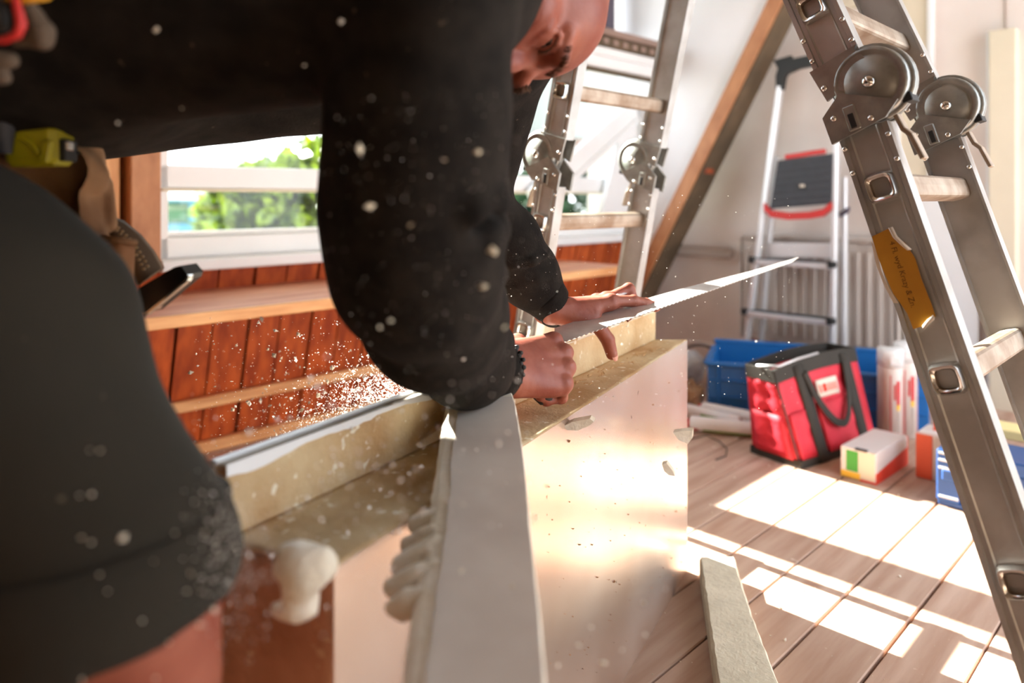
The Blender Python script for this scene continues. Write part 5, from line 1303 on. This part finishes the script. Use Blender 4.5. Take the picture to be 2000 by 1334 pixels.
# hem fold
b = MB(); hcx = W(172, 1130, .50); R_ = []
for k, (dz, dr) in enumerate(((.050, -.002), (.050, .0025), (.0, .0030), (-.004, .000), (-.004, -.008))):
    R_.append([hcx+V3((.0885+dr)*math.cos(a), (.0885+dr)*math.sin(a), dz-.012+.010*math.cos(a)) for a in np.linspace(0, 2*math.pi, 48, endpoint=False)])
b.loft(R_, False, True); b.build('hem', M['shorts'], so)
# leather tool pouch on the belt
po_ = bpy.data.objects.new('tool_pouch', None); C.objects.link(po_); po_.parent = person; MATRIX['tool_pouch'] = Matrix()
S = Sdf(W(-60, 470, .74)-.03, W(250, 250, .74)+.06, .0022)
PP = lambda x, y, Y: W(x, y, Y)
S.chain([PP(-40, 300, .70), PP(60, 325, .70), PP(130, 335, .72), PP(175, 345, .74)], [.020, .024, .024, .018], .012)
S.ell(PP(172, 320, .75), (.014, .022, .026), None, .01).ell(PP(188, 360, .755), (.008, .018, .018), None, .008)
S.chain([PP(165, 400, .745), PP(175, 450, .745)], [.014, .012], .01).chain([PP(205, 360, .76), PP(215, 440, .76)], [.008, .007], .006)
S.cap(PP(150, 385, .725), PP(163, 395, .735), .009, .008, .004, sub=True)
S.chain([PP(60, 360, .71), PP(110, 420, .72), PP(160, 480, .735)], [.03, .025, .022], .015)
v, f = S.mesh(2); v = v+vnormals(v, f)*(wav(v, 130, 41)*.0012)[:, None]; put('pouch_body', v, f, M['leather'], po_)
b = MB(); rings = []
for y, l, r_ in ((468, 185, 263), (490, 192, 264), (530, 205, 262), (570, 225, 268), (610, 245, 274)):
    rings.append([PP(l+(r_-l)*t, y+6*t, .745-.016*math.sin(math.pi*t)) for t in np.linspace(0, 1, 9)]+[PP(r_-(r_-l)*t, y+6*(1-t), .772) for t in np.linspace(0, 1, 9)])
b.loft(rings, True, True); b.build('pocket', M['leather2'], po_)
b = MB(); b.tube([PP(183+(265-183)*t, 462+12*t, .743-.016*math.sin(math.pi*t)) for t in np.linspace(0, 1, 9)], .0034, 8); b.build('pocket_rim', M['leather'], po_)
arc = [(205, 418), (240, 432), (272, 458), (298, 490), (318, 524)]; inn = [(195, 440), (222, 462), (243, 490), (258, 522), (272, 556)]
b = MB(); rg = []
for (x0, y0), (x1, y1) in zip(arc, inn):
    a, c = PP(x0, y0, .80), PP(x1, y1, .785); rg.append([a+V3(0, -.004, 0), (a+c)/2+V3(0, -.010, 0), c+V3(0, -.004, 0), c+V3(0, .004, 0), a+V3(0, .004, 0)])
b.loft(rg, True, True); hol = b.build('holster_loop', M['strap'], po_)
b = MB()
for f_ in (.45, .62):
    for i in range(13):
        t = (i+.5)/13*3.6; k = int(t); u_ = t-k
        if k > 3: continue
        A_ = [np.array(arc[k])*(1-u_)+np.array(arc[k+1])*u_, np.array(inn[k])*(1-u_)+np.array(inn[k+1])*u_]; q = A_[0]*(1-f_)+A_[1]*f_
        b.ball(PP(q[0], q[1], .7795), (.0022, .0012, .0018), 6, 4)
b.build('stitching', M['thread'], hol, kind='stuff')

# tools carried in the pouch
b = MB(); pl_ = [PP(272, 562, .765), PP(340, 522, .765), PP(352, 519, .765), PP(366, 536, .765), PP(362, 546, .765), PP(284, 612, .765), PP(262, 600, .765)]
tl = thing('pouch_tool', 'black rectangular metal edged tool sticking out of the tan leather pouch', 'hand tool', PP(310, 570, .77))
b.prism(pl_, V3(.004, .030, 0)); b.build('body', M['blackplastic'], tl)
b = MB(); b.prism([PP(283, 612, .763), PP(363, 546, .763), PP(366, 537, .763), PP(369, 538, .763), PP(366, 549, .763), PP(285, 616, .763)], V3(.002, .006, 0)); b.build('metal_edge', M['rivet'], tl)
b = MB(); b.prism([PP(276, 606, .768), PP(302, 590, .768), PP(310, 600, .768), PP(303, 607, .768), PP(298, 604, .768), PP(283, 618, .768)], V3(.0, .012, 0)); b.build('metal_hook', M['rivet'], tl)
tm = thing('tape_measure', 'yellow tape measure tucked behind the tan leather pouch', 'tape measure', PP(80, 285, .69))
cy0 = PP(78, 286, .685)
MB().cbox(cy0, V3(.0245, .0, .001), V3(0, .018, 0), V3(-.001, 0, .0185), .006).build('body', M['tape'], tm)
b = MB(); b.tube([cy0+V3(.020*math.cos(a)-.010, -.0190, .017*math.sin(a)-.010) for a in np.linspace(.1, 2.6, 12)], .0026, 6); b.build('ridge', M['tape'], tm)
b = MB(); b.cbox(cy0+V3(.018, -.019, -.006), V3(.004, 0, 0), V3(0, .003, 0), V3(.002, 0, .010), .0015); b.build('belt_clip', M['tape'], tm)
b = MB(); b.cbox(cy0+V3(.0275, -.002, -.004), V3(.003, 0, 0), V3(0, .010, 0), V3(0, 0, .010), .001); b.build('blade_slot', M['dark'], tm)
b = MB(); b.cbox(cy0+V3(.030, -.006, .000), V3(.0022, 0, 0), V3(0, .005, 0), V3(0, 0, .004), .0008); b.build('blade_hook', M['rivet'], tm)
pr = thing('pliers', 'hand tool with curved red grip hanging at the hip in the upper corner', 'hand tool', PP(20, 50, .52))
b = MB(); b.tube([PP(22, -40, .50), PP(33, 10, .50), PP(42, 48, .50), (PP(34, 68, .50)), PP(10, 78, .50), PP(-40, 84, .50)], [.0022, .0028, .0036, .0032, .0026, .002], 8); b.build('grip', M['red_plastic'], pr)
b = MB(); b.tube([PP(-20, -10, .505), PP(-5, 30, .505), PP(0, 60, .505)], [.006, .007, .005], 8); b.build('head', M['dark'], pr)
S = Sdf(PP(70, 60, .53)-.035, PP(70, 60, .53)+.035, .0016)
S.chain([PP(50, 0, .53), PP(66, 35, .53), PP(82, 62, .53), PP(84, 80, .53)], [.005, .0065, .008, .0065], .004).cap(PP(84, 78, .53), PP(30, 86, .53), .006, .0025, .004)
v, f = S.mesh(1); o = put('work_glove', v, f, M['glove'], None); tag(o, 'grey beige knitted work glove tucked beside the red grip at the hip', 'glove')
S = Sdf(PP(0, 155, .53)-.03, PP(0, 155, .53)+.03, .0016)
S.cap(PP(-20, 150, .53), PP(8, 152, .53), .0055, .0050, .003).cap(PP(-30, 120, .53), PP(20, 118, .53), .010, .006, .004); v, f = S.mesh(1)
o = put('work_glove', v, f, M['glove'], None); tag(o, 'beige glove fingertip showing below the red grip at the frame edge', 'glove')
b = MB(); b.tube([PP(8, -14, .51), PP(50, -6, .51), PP(92, -14, .51)], [.006, .0048, .005], 10); tag(b.build('yellow_tool', M['amber'], None, PP(50, -8, .51)), 'yellow tool handle just showing at the top above the red grip', 'hand tool')
b = MB(); b.tube([PP(-8, 195, .66), PP(8, 240, .66), PP(4, 300, .66)], [.008, .010, .008], 10); tag(b.build('screwdriver', M['tread'], None, PP(5, 250, .66)), 'grey blue tool handle beside the yellow tape measure', 'hand tool')
# pencil held in the left hand
t = thing('pencil', 'thin pale metal pencil held between the fingers of the far hand', 'pencil', W(1210, 575, 1.27))
p, q = W(1180, 586, 1.215), W(1240, 566, 1.26); b = MB(); b.tube([p, p*.15+q*.85], .0030, 8); b.build('shaft', M['silver'], t)
b = MB(); b.tube([p*.15+q*.85, q], [.0024, .0012], 8); b.build('tip', M['steel'], t)
